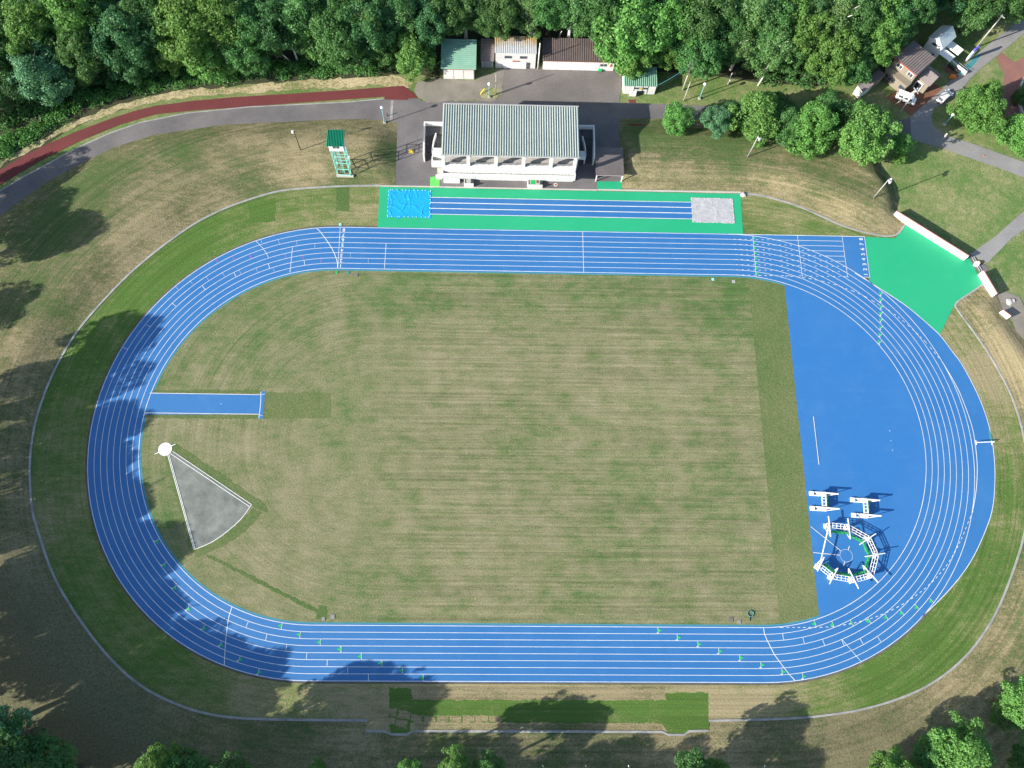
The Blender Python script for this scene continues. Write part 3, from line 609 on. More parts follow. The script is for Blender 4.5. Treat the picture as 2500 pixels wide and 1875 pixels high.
for k in range(5):
    a, b = [-19.8, -14.45, -8.55, -2.65, 3.25][k], [-15.25, -9.35, -3.45, 2.45, 7.65][k]
    def rl(q):
        for z in (6.05, 6.4): q.beam((a, 58.78, z), (b, 58.78, z), .07)
        for i in range(5): x = a + .05 + (b - a - .1) * i / 4; q.box(x - .04, 58.74, 5.74, x + .04, 58.82, 6.4)
    part(st, 'guard_rail', M['steel'], rl)
boxpart(st, 'gutter', M['steel'], -20.6, 58.8, 8.98, 8.85, 58.94, 9.12)
for x in (-20.5, 8.55): part(st, 'downpipe', M['steel'], lambda q: q.tube([(x, 58.9, 9.0), (x, 58.9, 4.3)], .07, 6))
boxpart(st, 'ridge_cap', M['steel'], -20.6, 71.65, 8.9, 8.85, 71.9, 9.02)
boxpart(st, 'ticket_room', M['wall'], -20.42, 57.62, 0, -16.85, 59.9, 2.5)
boxpart(st, 'ticket_room', M['wall'], -16.4, 58.6, 0, 8.2, 60.0, 2.5)
for i, x in enumerate((-12.5, -9.5, -6.5, 3.5)): boxpart(st, 'window', M['glass'], x, 58.55, 1.0, x + 1.8, 58.62, 2.1)
for sx, w, d in ((-15.9, 2.1, 1.0), (-1.9, 3.3, .9)):
    def steps(q):
        for i in range(4): q.box(sx + w - .8 + .2 * i, 57.0, 0, sx + w - .6 + .2 * i, 58.55, 1.0 - .25 * i)
        q.box(sx + .2, 57.0, 0, sx + w - .8, 58.55, 1.0)
    part(st, 'entrance_steps', M['concrete'], steps)
    part(st, 'step_wall', M['wall'], lambda q: q.box(sx, 56.82, 0, sx + w, 57.0, 1.15))
    boxpart(st, 'step_wall', M['wall'], sx, 57.0, 0, sx + .2, 58.55, 1.15)
boxpart(st, 'door_mat', M['greenp'], -1.2, 57.15, 1.0, -.2, 58.4, 1.03); boxpart(st, 'door_mat', M['brown_pave'], .05, 57.5, 1.0, .55, 58.3, 1.03)
for side in (-1, 1):
    ox = X0 if side < 0 else X1 + .05
    def sx_(v): return ox + side * v
    def bx(q, a, b, y0, y1, z0, z1): q.box(min(sx_(a), sx_(b)), y0, z0, max(sx_(a), sx_(b)), y1, z1)
    sh = 0 if side < 0 else .3
    part(st, 'stair_flight', M['stair'], lambda q: ([bx(q, 2.55, 4.25, 63.3 + .36 * i, 63.66 + .36 * i, 0, .19 * (i + 1)) for i in range(14)], bx(q, 0, 4.25, 68.34, 70.4, 0, 2.66), bx(q, 0.0, 2.0, 64.3, 68.34, 0, 2.4)))
    part(st, 'stair_wall', M['wall'], lambda q: (bx(q, 4.25, 4.55, 66.0, 70.7, 0, 3.9), bx(q, 0, 4.25, 70.4, 70.7, 0, 3.9)))
    part(st, 'stair_wall', M['wall'], lambda q: q.add([(sx_(a), y, z) for a in (4.25, 4.55) for y, z in ((62.9, 0), (66.0, 0), (66.0, 3.9), (62.9, 3.0))], [(0, 1, 2, 3), (4, 7, 6, 5), (0, 3, 7, 4), (1, 5, 6, 2), (2, 6, 7, 3), (0, 4, 5, 1)]))
    def inner(q):
        P = [(2.45, 63.2), (2.4, 64.6), (2.25, 66.0), (2.0, 67.2), (1.8, 67.9)]
        for (a, y0), (b, y1) in zip(P[:-1], P[1:]):
            q.add([(sx_(u), y, z) for u, y in ((a - .1, y0), (a + .12, y0), (b + .12, y1), (b - .1, y1)) for z in (0, 3.75)], [(0, 2, 3, 1), (2, 4, 5, 3), (4, 6, 7, 5), (6, 0, 1, 7), (1, 3, 5, 7), (0, 6, 4, 2)])
        bx(q, 0, 2.45, 62.0 if side < 0 else 62.6, 64.1, 2.55, 3.75)
    part(st, 'stair_wall', M['wall'], inner)
    if side < 0:
        part(st, 'balcony', M['wall'], lambda q: (bx(q, .0, 2.55, 60.2, 60.9, 2.2, 3.75), bx(q, 2.3, 2.55, 60.9, 62.0, 2.2, 3.75), bx(q, 0, 2.3, 60.9, 62.0, 2.2, 2.45)))
        part(st, 'side_steps', M['concrete'], lambda q: [bx(q, .3, 1.4, 58.9 + .3 * i, 59.2 + .3 * i, 0, .5 + .3 * i) for i in range(5)])
        part(st, 'side_wall', M['wall'], lambda q: bx(q, .3, 1.7, 58.55, 58.8, 0, 1.5))

def shed(name, label, cat, x0, x1, y0, y1, hf, hb, roofm, wallm, pitch, rib=.12, over=.35, along='y', doors=(), back=.5, frontover=None):
    t = thing(name, label, cat, ((x0 + x1) / 2, y0, 0)); cx = (x0 + x1) / 2; w = (x1 - x0) / 2; d = y1 - y0
    part(t, 'wall', wallm, lambda q: q.add([(-w, 0, 0), (w, 0, 0), (w, d, 0), (-w, d, 0), (-w, 0, hf), (w, 0, hf), (w, d, hb), (-w, d, hb)], [(3, 2, 1, 0), (4, 5, 6, 7), (0, 1, 5, 4), (1, 2, 6, 5), (2, 3, 7, 6), (3, 0, 4, 7)]))
    fo = over if frontover is None else frontover
    sl = (hb - hf) / d; z0, z1 = hf - sl * fo + .09, hb + sl * back + .09
    if along == 'y': ribs(-w - over, w + over, -fo, d + back, z0, z1, pitch, rib).build('roof', roofm, t)
    else:
        m = ribs(-fo, d + back, -w - over, w + over, 0, 0, pitch, rib, along='x'); m.v = [(a, b, c + z0 + (z1 - z0) * (b + fo) / (d + fo + back)) for a, b, c in m.v]; m.build('roof', roofm, t)
    return t, w, d
t, w, d = shed('garage', 'cream garage with three doors under a green ribbed metal roof', 'garage', -21.25, -14.15, 85.15, 91.9, 3.9, 4.5, M['green_roof'], M['concrete'], .52, .20, .45, 'x')
for k in range(3): boxpart(t, 'door', M['wall'], -w + .12 + 2.33 * k, -.05, 0, -w + 2.3 + 2.33 * k, .0, 3.05)
boxpart(t, 'fascia', M['redcap'], -w, -.06, 3.2, w, .0, 3.8)
t, w, d = shed('shed', 'small white shed with a grey brown roof squeezed between two larger sheds', 'shed', -12.5, -9.86, 88.45, 93.7, 2.5, 2.8, M['grey_brown_roof'], M['wall'], .42, .05, .25, 'x')
boxpart(t, 'door', M['steel'], -w + .2, -.05, .05, w - .2, 0, 2.2)
t, w, d = shed('storehouse', 'tall white storehouse with rust stained pale ribbed roof and two high windows', 'storehouse', -9.32, -.1, 88.5, 92.2, 5.2, 5.5, M['pale_roof'], M['wall'], .42, .08, .2)
mm, tt, pp, NN, LL = nodes('rust_stained_roof'); pos = NN('TexCoord').outputs['Object']; sx = NN('SeparateXYZ'); LL(pos, sx.inputs[0])
fr = math_(tt, 'ADD', remap(tt, sx.outputs[1], .4, 3.6, -.35, .75), math_(tt, 'MULTIPLY', remap(tt, math_(tt, 'ABSOLUTE', sx.outputs[0]), 1.5, 4.8), .35))
fr = math_(tt, 'ADD', fr, remap(tt, noise(tt, pos, 1.2, 4), .3, .7, -.35, .35), True)
LL(mixrgb(tt, (.40, .42, .44), (.33, .22, .08), fr), pp.inputs['Base Color']); pp.inputs['Roughness'].default_value = .6
[c for c in t.children if c.name.startswith('roof')][0].data.materials[0] = mm
for x in (-2.6, .9):
    f = boxpart(t, 'window', M['steel'], x, -.07, 3.35, x + 1.65, 0, 4.25); boxpart(f, 'pane', M['glass'], x + .08, -.09, 3.43, x + 1.57, -.071, 4.17)
for x in (-2.65, -.05): boxpart(t, 'sliding_door', M['carwhite'], x, -.12, .02, x + 2.55, -.01, 2.3)
boxpart(t, 'door', M['glass'], 2.7, -.05, .02, 3.35, 0, 2.0); part(t, 'vent_hood', M['rust'], lambda q: (q.box(-.7, -.2, 2.4, 0, 0, 2.6)));  part(t, 'vent_hood', M['rust'], lambda q: (q.box(.15, -.2, 2.4, .85, 0, 2.6)))
t, w, d = shed('garage', 'long white garage under a dark brown corrugated roof at the yard', 'garage', 1.72, 18.15, 88.35, 93.6, 3.1, 3.6, M['brown_roof'], M['wall'], .42, .13, .2)
for k in range(4): boxpart(t, 'shutter', M['carwhite'], -w + .15 + 3.25 * k, -.05, .03, -w + 3.25 + 3.25 * k, 0, 2.75)
boxpart(t, 'window', M['glass'], 5.0, -.05, 1.5, 5.7, 0, 2.3); boxpart(t, 'window', M['glass'], 5.85, -.05, 1.5, 6.5, 0, 2.3); boxpart(t, 'notice_board', M['redp'], 7.3, -.06, 1.4, 7.75, 0, 2.2); boxpart(t, 'fascia', M['redcap'], -w - .15, -.1, 2.85, w + .15, -.02, 3.05)
t, w, d = shed('hut', 'white hut with a green and white ribbed roof at the edge of the yard', 'hut', 20.25, 27.5, 82.1, 86.6, 3.0, 3.15, M['green_roof'], M['wall'], .46, .22, .25)
for x in (-1.4, .55, 1.75): boxpart(t, 'post', M['dark_steel'], x, -.06, .05, x + .08, 0, 2.9)
boxpart(t, 'window', M['glass'], -1.3, -.05, 1.75, 1.7, 0, 2.35); boxpart(t, 'door', M['glass'], -.6, -.05, .05, 1.1, 0, 1.2); boxpart(t, 'sign_strip', M['yellow'], -.2, -.09, 1.9, .55, -.05, 2.2)
boxpart(t, 'side_door', M['carwhite'], -w - .05, .8, .05, -w, 1.8, 2.1)
t = thing('notice_board', 'white notice board leaning in front of the green roofed hut', 'sign', (*G(1543, 237), 0)); part(t, 'board', M['carwhite'], lambda q: q.box(-.75, -.05, .35, .75, .03, 2.1)); part(t, 'post', M['steel'], lambda q: q.box(-.7, .03, 0, -.6, .1, 2.0)); part(t, 'post', M['steel'], lambda q: q.box(.6, .03, 0, .7, .1, 2.0))
part(t, 'drawing', M['asphalt'], lambda q: (q.box(-.3, -.06, 1.2, -.22, -.051, 1.7), q.box(-.22, -.06, 1.62, .12, -.051, 1.7), q.box(-.22, -.06, 1.4, .05, -.051, 1.47)))
boxpart(t, 'underline', M['asphalt'], -.3, -.06, .75, .1, -.051, .83)
pxsheet('brick_plaza', "1534 243;1551 243;1552 251;1537 251", -.01, M['red'])
pxsheet('brick_plaza', "1539 306;1568 306;1568 314;1538 314", bank_h(*G(1553, 310)) + .05, M['red'])
t = thing('shelter', 'open shelter with brown corrugated roof over the green rubber beside the grandstand', 'shelter', (16.15, 58.8, 0))
ribs(-3.1, 3.1, -.1, 6.95, 2.65, 2.75, .19, .06, .4, .12, th=.04).build('roof', M['grey_brown_roof'], t)
for x in (-2.85, 2.85):
    for y in (.05, 6.7): boxpart(t, 'post', M['wall'], x - .12, y - .08, 0, x + .12, y + .08, 2.6)
boxpart(t, 'beam', M['wall'], -3.05, -.02, 2.42, 3.05, .12, 2.6); part(t, 'beam', M['wall'], lambda q: q.box(-3.05, 6.6, 2.42, 3.05, 6.8, 2.6))

# ------------------------------------------------------------------ timing tower on the bank
zb = bank_h(-42.4, 59.8); T = thing('observation_tower', 'slender mint lattice tower with green roofed white cabin on the grass bank', 'tower', (-42.35, 59.9, zb - .1))
B = [(-1.4, -1.05), (1.45, -1.25), (1.45, 1.2), (-1.4, 1.1)]
HT = 9.3; TP = [(-1.35, -.95), (1.35, -.95), (1.35, 1.05), (-1.35, 1.05)]
def tp(k, z): return Vector((*Vector(B[k]).lerp(Vector(TP[k]), z / HT), z))
for k in range(4): part(T, 'leg', M['mint'], lambda q: q.beam(tp(k, 0), tp(k, HT), .14))
for z in (.15, 2.3, 4.6, 6.9):
    for k in range(4): part(T, 'crossbar', M['mint'], lambda q: q.beam(tp(k, z), tp((k + 1) % 4, z), .10))
for z, u in ((.15, 2.3), (4.6, 6.9), (2.3, 4.6), (6.9, 9.2)):
    for k in (1, 3): part(T, 'brace', M['mint'], lambda q: q.beam(tp(k, z), tp((k + 1) % 4, u), .07))
part(T, 'ladder', M['mint'], lambda q: (q.beam((-.25, -.6, 0), (-.25, -.6, HT), .06), q.beam((.2, -.6, 0), (.2, -.6, HT), .06), [q.beam((-.25, -.6, .4 + .4 * i), (.2, -.6, .4 + .4 * i), .05) for i in range(22)]))
part(T, 'platform', M['wall'], lambda q: q.box(-1.55, -1.15, HT - .05, 1.55, 1.25, HT + .1))
cab = part(T, 'cabin', M['carwhite'], lambda q: q.box(-1.5, -1.1, HT + .1, 1.5, 1.2, HT + 2.2))
for x in (-.65, .1): boxpart(cab, 'window', M['glass'], x, -1.14, HT + .9, x + .6, -1.1, HT + 1.8)
ribs(-1.8, 1.8, -1.6, 2.3, HT + 2.3, HT + 2.5, .33, .16, .3, .16).build('roof', M['tower_roof'], T)
part(T, 'footing', M['concrete'], lambda q: q.box(-1.6, -1.5, -.3, 2.1, -1.0, .12)); part(T, 'loudspeaker', M['carwhite'], lambda q: q.box(1.3, .7, 3.6, 1.7, 1.2, 4.0))

# ------------------------------------------------------------------ lamps, poles
def lamp(px, py, h, label, grp='globe lamps on teal posts'):
    p = GB(px, py); t = thing('street_lamp', label, 'street lamp', p, 0, grp)
    part(t, 'base', M['concrete'], lambda q: q.box(-.28, -.28, -.1, .28, .28, .25))
    part(t, 'post', M['teal_post'], lambda q: q.tube([(0, 0, .2), (0, 0, 1.2), (0, 0, h - .4)], [.13, .10, .075]))
    part(t, 'globe', M['lamp'], lambda q: q.ball((0, 0, h - .15), .36)); return t
lamp(939, 299.5, 5.7, 'globe lamp at the corner of the grass bank left of the grandstand'); lamp(1707.5, 241, 5.4, 'globe lamp on the grass verge right of the green roofed hut')
lamp(2306, 304, 3.9, 'globe lamp in the grass under the big tree at the road junction'); 
t = lamp(1194.2, 237, 4.8, 'flat topped teal lamp post on the grassy island before the garages')
[c for c in t.children if c.name.startswith('globe')][0].hide_render = False
def pole(name, px, py, h, label, m, r=.14, cat='pole', heads=0, arms=(), grp=None, top=None):
    p = GB(px, py); t = thing(name, label, cat, p, 0, grp)
    part(t, 'shaft', m, lambda q: q.tube([(0, 0, -.1), (0, 0, h)], [r, r * .65]))
    for i, (z, L, az) in enumerate(arms): part(t, 'crossarm', M['steel'], lambda q: q.beam((-L * math.cos(az), -L * math.sin(az), z), (L * math.cos(az), L * math.sin(az), z), .14))
    for i in range(heads):
        a = -1.1 + i * .75; part(t, 'loudspeaker', M['carwhite'], lambda q: q.tube([(.15 * math.cos(a), .15 * math.sin(a), h - .35 - .25 * (i % 2)), (.55 * math.cos(a), .55 * math.sin(a), h - .35 - .25 * (i % 2)), (.8 * math.cos(a), .8 * math.sin(a), h - .35 - .25 * (i % 2))], [.10, .17, .34], 10))
    return t
pole('loudspeaker_pole', 1825, 383, 7.9, 'pale pole with white horn loudspeakers in front of the row of trees', M['steel'], .13, 'pole', 2, grp='loudspeaker poles on the bank')
pole('loudspeaker_pole', 2132, 483, 7.6, 'pale pole with white horn loudspeakers near the end of the right bank', M['steel'], .13, 'pole', 3, grp='loudspeaker poles on the bank')
t = pole('loudspeaker_pole', 734, 366, 6.9, 'black pole with one small white loudspeaker left of the observation tower', M['dark_steel'], .11, 'pole', 0, grp='loudspeaker poles on the bank')
part(t, 'loudspeaker', M['carwhite'], lambda q: q.box(-.55, -.25, 6.5, -.1, .2, 6.95)); part(t, 'bracket', M['dark_steel'], lambda q: q.beam((-.4, 0, 6.9), (.3, 0, 6.9), .1))
pole('pole', 1210.2, 229.4, 6.9, 'thin grey pole on the grassy island before the garages', M['steel'], .11)
t = pole('utility_pole', 1667, 219, 9.9, 'concrete utility pole with transformer boxes right of the green roofed hut', M['concrete'], .19, 'utility pole', 0, ((9.2, .9, .5), (8.4, .8, .5)))
for x, y, z in ((.55, .2, 8.4), (.95, .45, 8.6), (.35, -.2, 7.6)): boxpart(t, 'transformer', M['steel'], x - .25, y - .25, z, x + .3, y + .3, z + .8)
pole('pole', 1669, 246, 6.8, 'short bare grey pole on the verge in front of the utility pole', M['concrete'], .12)
t = pole('utility_pole', 2192, 280, 9.6, 'concrete utility pole with a leaning strut over the brown paved yard', M['concrete'], .18, 'utility pole', 0, ((9.3, 1.0, .5), (8.7, .9, 2.0), (8.2, .7, .5)))
g = G(2180, 259); part(t, 'strut', M['concrete'], lambda q: q.tube([(g[0] - 84.117, g[1] - 78.041, 0), (.1, .15, 9.0)], [.16, .11]))
t = pole('utility_pole', 2385, 114, 10.6, 'tall pale utility pole behind the white and blue pillar sign', M['concrete'], .19, 'utility pole', 0, ((10.2, .9, 2.3),))
pole('pole', 1313, 168, 8.6, 'slim white pole between the storehouse and the long garage', M['carwhite'], .16)
def wire(name, a, b, sag, label, m=M['dark_steel'], r=.035):
    P = [Vector(a).lerp(Vector(b), i / 12) - Vector((0, 0, sag * 4 * (i / 12) * (1 - i / 12))) for i in range(13)]
    mb = MB(); mb.tube([tuple(p) for p in P], r, 5); tag(mb.build(name, m), label, 'cable')
wire('cable', (27.6, 82.3, 2.9), (34.3, 83.6, 8.8), .5, 'upper blue cable from the hut roof corner to the utility pole', M['teal'], .05); wire('cable', (27.6, 82.2, 2.6), (34.3, 83.6, 8.2), .9, 'lower thin cable from the hut roof corner to the utility pole')

# ------------------------------------------------------------------ right wall, gate, rocks
def wallthing(p0, p1, h, label, th=.28):
    p0, p1 = Vector(p0), Vector(p1); d = (p1 - p0); L = d.length
    t = thing('boundary_wall', label, 'wall', (p0.x, p0.y, 0), math.atan2(d.y, d.x), 'white walls round the sprint start')
    boxpart(t, 'wall', M['wall'], 0, -th, -.2, L, 0, h); boxpart(t, 'coping', M['redcap'], -.03, -.06, h, L + .03, .07, h + .06); return t
wallthing(G(2188, 516, 1.7), G(2365.5, 624.5, 1.9), 1.95, 'long white wall with red coping behind the green sprint start area')
wallthing(G(2401.6, 661, 1.9), G(2435, 717, 1.9), 1.95, 'short white wall with red coping beside the gate gap')
wallthing(G(2449, 756, 1.6), G(2469, 771, 1.6), 1.6, 'broken white wall stub in the earth beside the gate')
tg = thing('gate', 'low dark metal gate lying across the gap between the white walls', 'gate', (*G(2371, 626), 0))
a, b = Vector((0, 0)), Vector(G(2392, 662)) - Vector(G(2371, 626))
for k in range(2): part(tg, 'rail', M['steel'], lambda q: q.beam((a.x + .5 * k, a.y, .1), (b.x + .5 * k, b.y, .1), .12))
t = thing('barrier_block', 'white and orange barrier block standing in the gate gap', 'barrier', (*G(2381, 646), 0)); part(t, 'block', M['carwhite'], lambda q: q.prism([(-.6, -.3), (.3, -.55), (.75, .1), (.55, .5), (-.2, .45)], 0, .7)); part(t, 'stripe', M['orange'], lambda q: q.beam((.75, .1, .73), (.5, .52, .73), .12, .06))
def rock(px, py, r, label, s=1):
    rr = random.Random(s); mb = MB(); mb.ball((0, 0, 0), r, 8, 0, .7); p = GB(px, py); mb.v = [(v[0] * rr.uniform(.75, 1.2), v[1] * rr.uniform(.75, 1.2), max(-.1, v[2] * rr.uniform(.8, 1.15))) for v in mb.v]
    mb.smooth = [False] * len(mb.f); o = mb.build('boulder', M['rock']); o.location = p; tag(o, label, 'boulder', 'boulders by the gate'); return o
rock(2464, 737, .8, 'pale angular boulder on bare earth below the short white wall', 1); rock(2473, 735, .5, 'smaller boulder touching the pale angular boulder', 3)
rock(1815, 476, .7, 'pale stone at the corner of the green rubber apron', 5)
pxsheet('soil_patch', "2434 718;2455 712;2490 725;2510 770;2500 860;2470 780;2450 760", .0, M['gravel'])

# ------------------------------------------------------------------ hammer cage
def net(q, a, b, z0=.55, z1=1.55, off=(0, 0)):
    a = Vector(a); b = Vector(b); n = 14; rr = random.Random(int(a.x * 91)); V = []
    d = (b - a).normalized(); nn = Vector((-d.y, d.x))
    for i in range(n + 1):
        p = a.lerp(b, i / n); w = .22 + .16 * rr.random(); sag = .25 * math.sin(math.pi * i / n)
        for k in range(6):
            t = 2 * math.pi * k / 6; V.append((p.x + nn.x * w * math.cos(t), p.y + nn.y * w * math.cos(t), (z0 + z1) / 2 - sag + (.32 + .2 * rr.random()) * math.sin(t)))
    q.add(V, [(i * 6 + k, i * 6 + (k + 1) % 6, (i + 1) * 6 + (k + 1) % 6, (i + 1) * 6 + k) for i in range(n) for k in range(6)])
CX, CY = 59.95, -22.98; ZR = 1.65
cage = thing('hammer_cage', 'ring shaped white hammer throw cage with bundled green nets around a circle', 'throwing cage', (CX, CY, 0))
VT = [(56.55 - CX, -17.33 - CY), (60.34 - CX, -17.72 - CY), (64.0 - CX, -19.83 - CY), (65.07 - CX, -22.96 - CY), (63.62 - CX, -26.82 - CY), (60.16 - CX, -27.76 - CY), (56.21 - CX, -27.12 - CY), (53.86 - CX, -25.14 - CY)]
RAD = [(0, 1), (0, 1), (.85, .53), (.98, .17), (.62, -.78), (.36, -.93), (-.55, -.83), (-.52, -.85)]
def ladder(q, a, b, w=.95, rungs=4):
    a = Vector(a); b = Vector(b); d = (b - a).normalized(); n = Vector((-d.y, d.x)) * w / 2
    for s in (-1, 0, 1): q.beam((*(a + n * s), ZR), (*(b + n * s), ZR), .085)
    for i in range(1, rungs + 1): p = a.lerp(b, i / (rungs + 1)); q.beam((*(p - n), ZR), (*(p + n), ZR), .07)
for i in range(7): part(cage, 'ladder_beam', M['white'], lambda q: ladder(q, VT[i], VT[i + 1]))
part(cage, 'gate_beam', M['white'], lambda q: q.beam((*VT[7], ZR), (*VT[0], ZR), .16))
def station(p, n, px, rz, inr=2.3, outr=1.7):
    """a trolley: base block, mast, radial arm and its brace, built along +x then turned"""
    Q = Matrix.Translation((px[0], px[1], 0)) @ Matrix.Rotation(rz, 4, 'Z'); k = [0]
    def P(name, fn):
        mb = MB(); fn(mb); mb.v = [tuple(Q @ Vector(v)) for v in mb.v]; return mb.build(name, M['white'], p)
    P('base_block', lambda q: (q.box(-.45, -.4, 0, .45, .4, .3)))
    P('mast', lambda q: (q.box(-.16, -.42, .35, .16, -.26, ZR + .1), q.box(-.16, .26, .35, .16, .42, ZR + .1), q.box(-.4, -.42, ZR - .1, .38, -.2, ZR + .1), q.box(-.4, .2, ZR - .1, .38, .42, ZR + .1), q.box(-.12, -.2, ZR - .1, .12, .2, ZR + .1)))
    P('radial_arm', lambda q: q.beam((-inr, 0, ZR + .22), (outr, 0, ZR + .22), .15, .14))
    P('brace', lambda q: (q.beam((-inr, 0, ZR + .15), (-.5, .3, .4), .09), q.beam((-inr, 0, ZR + .15), (-.5, -.3, .4), .09)))
for i in range(8): station(cage, i, VT[i], math.atan2(RAD[i][1], RAD[i][0]), 1.9 if i in (6, 7) else 2.3, 1.2 if i == 7 else 1.7)
ins = [Vector(v) * .80 for v in VT]
for i in range(7): part(cage, 'net', M['net'], lambda q: net(q, ins[i], ins[i + 1]))
for (x, ya, yb), lab in (((56.15, -11.0, -13.95), 'white wheeled net frame left of its twin above the hammer cage'), ((64.25, -12.2, -15.25), 'white wheeled net frame to the right of its twin near the lanes')):
    t = thing('net_frame', lab, 'net frame', (x, (ya + yb) / 2, 0), -.05, 'net frames by the hammer cage')
    hd = (ya - yb) / 2
    for sgn in (-1, 1):
        y = sgn * hd
        part(t, 'foot', M['white'], lambda q: (q.box(-2.3, y - .42, .05, -1.5, y + .42, .42), q.box(-1.5, y - .42, .05, .9, y - .22, .3), q.box(-1.5, y + .22, .05, .9, y + .42, .3), q.box(-.8, y - .22, .05, .9, y + .22, .32)))
        part(t, 'mast', M['white'], lambda q: q.box(-.35, y - .3, .3, .5, y + .3, ZR - .1))
        part(t, 'arm', M['white'], lambda q: (q.beam((-1.2, y, ZR), (2.85, y - .1, ZR + .1), .24, .2)))
        part(t, 'brace', M['white'], lambda q: q.beam((2.8, y - .1, ZR + .05), (.6, y - .35, .3), .10))
    part(t, 'ladder_beam', M['white'], lambda q: (q.beam((-.3, -hd, ZR - .2), (-.3, hd, ZR - .2), .16), q.beam((.45, -hd, ZR - .2), (.45, hd, ZR - .2), .16), [q.beam((-.3, -hd + .5 + u * (2 * hd - 1), ZR - .2), (.45, -hd + .5 + u * (2 * hd - 1), ZR - .2), .12) for u in (0, .33, .67, 1)]))
    part(t, 'net', M['net'], lambda q: net(q, (.95, -hd + .2), (.95, hd - .2), .4, 1.2))

# water jump barrier
t = thing('water_jump_barrier', 'white steeplechase barrier beam across the outer lane before the water jump', 'barrier', (91.0, -.15, 0))
part(t, 'beam', M['carwhite'], lambda q: q.beam((-1.75, -.1, .8), (1.75, .1, .8), .14, .14))
for s in (-1, 1): part(t, 'post', M['carwhite'], lambda q: (q.beam((s * 1.6, 0, 0), (s * 1.6, 0, .75), .1), q.beam((s * 1.6, .5, .05), (s * 1.6, -.4, .05), .1)))
part(t, 'water_cover', M['teal'], lambda q: q.flat([(1.3, .4), (2.0, .3), (1.55, 3.4), (1.25, 2.2)], .05))

# ------------------------------------------------------------------ tarpaulin, sand pit cover
def clothsheet(name, x0, x1, y0, y1, z, m, amp, label, cat, seed, eyem, jag=.12):
    rr = np.random.default_rng(seed); nx, ny = 72, 52; X, Y = np.meshgrid(np.linspace(x0, x1, nx), np.linspace(y0, y1, ny)); Z = np.zeros_like(X)
    for _ in range(26):
        a = rr.uniform(0, math.pi); cx, cy = rr.uniform(x0, x1), rr.uniform(y0, y1); d = (X - cx) * math.sin(a) - (Y - cy) * math.cos(a) + .25 * np.sin(((X - cx) * math.cos(a) + (Y - cy) * math.sin(a)) * 1.3); l = np.hypot(X - cx, Y - cy)
        Z += amp * rr.uniform(.4, 1.3) * np.exp(-(d / .10) ** 2) * np.exp(-(l / rr.uniform(1.2, 3.2)) ** 2)
    Z += rr.normal(0, amp * .12, Z.shape)
    ex = jag * np.interp(Y, np.linspace(y0, y1, 14), rr.normal(0, 1, 14)) * ((X < x0 + .4) | (X > x1 - .4)); ey = jag * np.interp(X, np.linspace(x0, x1, 16), rr.normal(0, 1, 16)) * ((Y < y0 + .4) | (Y > y1 - .4))
    t = thing(name, label, cat, (0, 0, 0))
    mb = MB(); mb.add(np.stack([X + ex, Y + ey, Z + z], 2).reshape(-1, 3).tolist(), [(j * nx + i, j * nx + i + 1, (j + 1) * nx + i + 1, (j + 1) * nx + i) for j in range(ny - 1) for i in range(nx - 1)], 0, True)
    mb.build('sheet', m, t)
    for i in range(11):
        for yy in (y0 + .12, y1 - .12): part(t, 'weight', eyem, lambda q: q.ball((x0 + .3 + (x1 - x0 - .6) * (i + rr.uniform(-.3, .3)) / 10, yy, z + .05), .085, 6))
    for i in range(7):
        for xx in (x0 + .12, x1 - .12): part(t, 'weight', eyem, lambda q: q.ball((xx, y0 + .4 + (y1 - y0 - .8) * i / 6, z + .05), .085, 6))
    return t
clothsheet('tarpaulin', -32.5, -23.1, 48.95, 55.75, .06, M['tarp'], .085, 'bright blue wrinkled tarpaulin over the left end of the jump runway', 'tarpaulin', 4, M['lamp'])
clothsheet('sand_pit_cover', 34.4, 43.75, 48.95, 55.15, .06, M['sandcover'], .022, 'pale grey cover sheet pegged over the sand pit at the right runway end', 'cover', 9, M['wall'], .05)

# ------------------------------------------------------------------ small covers on the grass by the lanes
def cover(px, py, w, m, label, cat='drain cover', z=0.0, name='drain_cover'):
    p = G(px, py); mb = MB(); mb.box(-w, -w, 0, w, w, .07); mb.box(-w * .8, -w * .8, .07, w * .8, w * .8, .09); o = mb.build(name, m); o.location = (p[0], p[1], z); tag(o, label, cat, 'covers in the turf beside the lanes')
cover(822, 665, .26, M['greenp'], 'bright green square cover just inside the finish line'); cover(850, 666, .3, M['teal'], 'teal square cover between a green and a grey cover'); cover(870, 671, .38, M['asphalt'], 'dark grey square cover right of two coloured ones near the finish')
cover(831, 548, .28, M['mint'], 'mint square cover outside lane eight at the finish line'); cover(1740.5, 682, .28, M['mint'], 'mint square cover inside the bend before the green ticks'); cover(1791, 687.5, .35, M['steel'], 'grey cover inside the bend right of a mint cover')
cover(789.5, 1511, .34, M['asphalt_old'], 'smaller grey cover at the lower left corner of the infield'); cover(812.5, 1505.5, .40, M['asphalt_old'], 'larger grey cover at the lower left corner of the infield'); cover(1784.5, 1512, .42, M['asphalt'], 'darker grey cover at the lower right corner of the infield'); cover(1804.5, 1517.5, .36, M['asphalt_old'], 'paler grey cover at the lower right corner of the infield')
p = G(1832, 1498); t = thing('hose_coil', 'coiled green hose lying at the lower right of the infield', 'hose', (*p, .02))
mb = MB(); mb.tube([((.52 + .02 * (i % 5)) * math.cos(i * .33), (.52 + .02 * (i % 5)) * math.sin(i * .33), .05 + .002 * i) for i in range(60)], .05, 6); mb.build('hose', M['teal'], t); part(t, 'nozzle', M['dark_steel'], lambda q: q.tube([(-.15, -.65, .06), (-.2, -1.35, .06)], .06, 6))
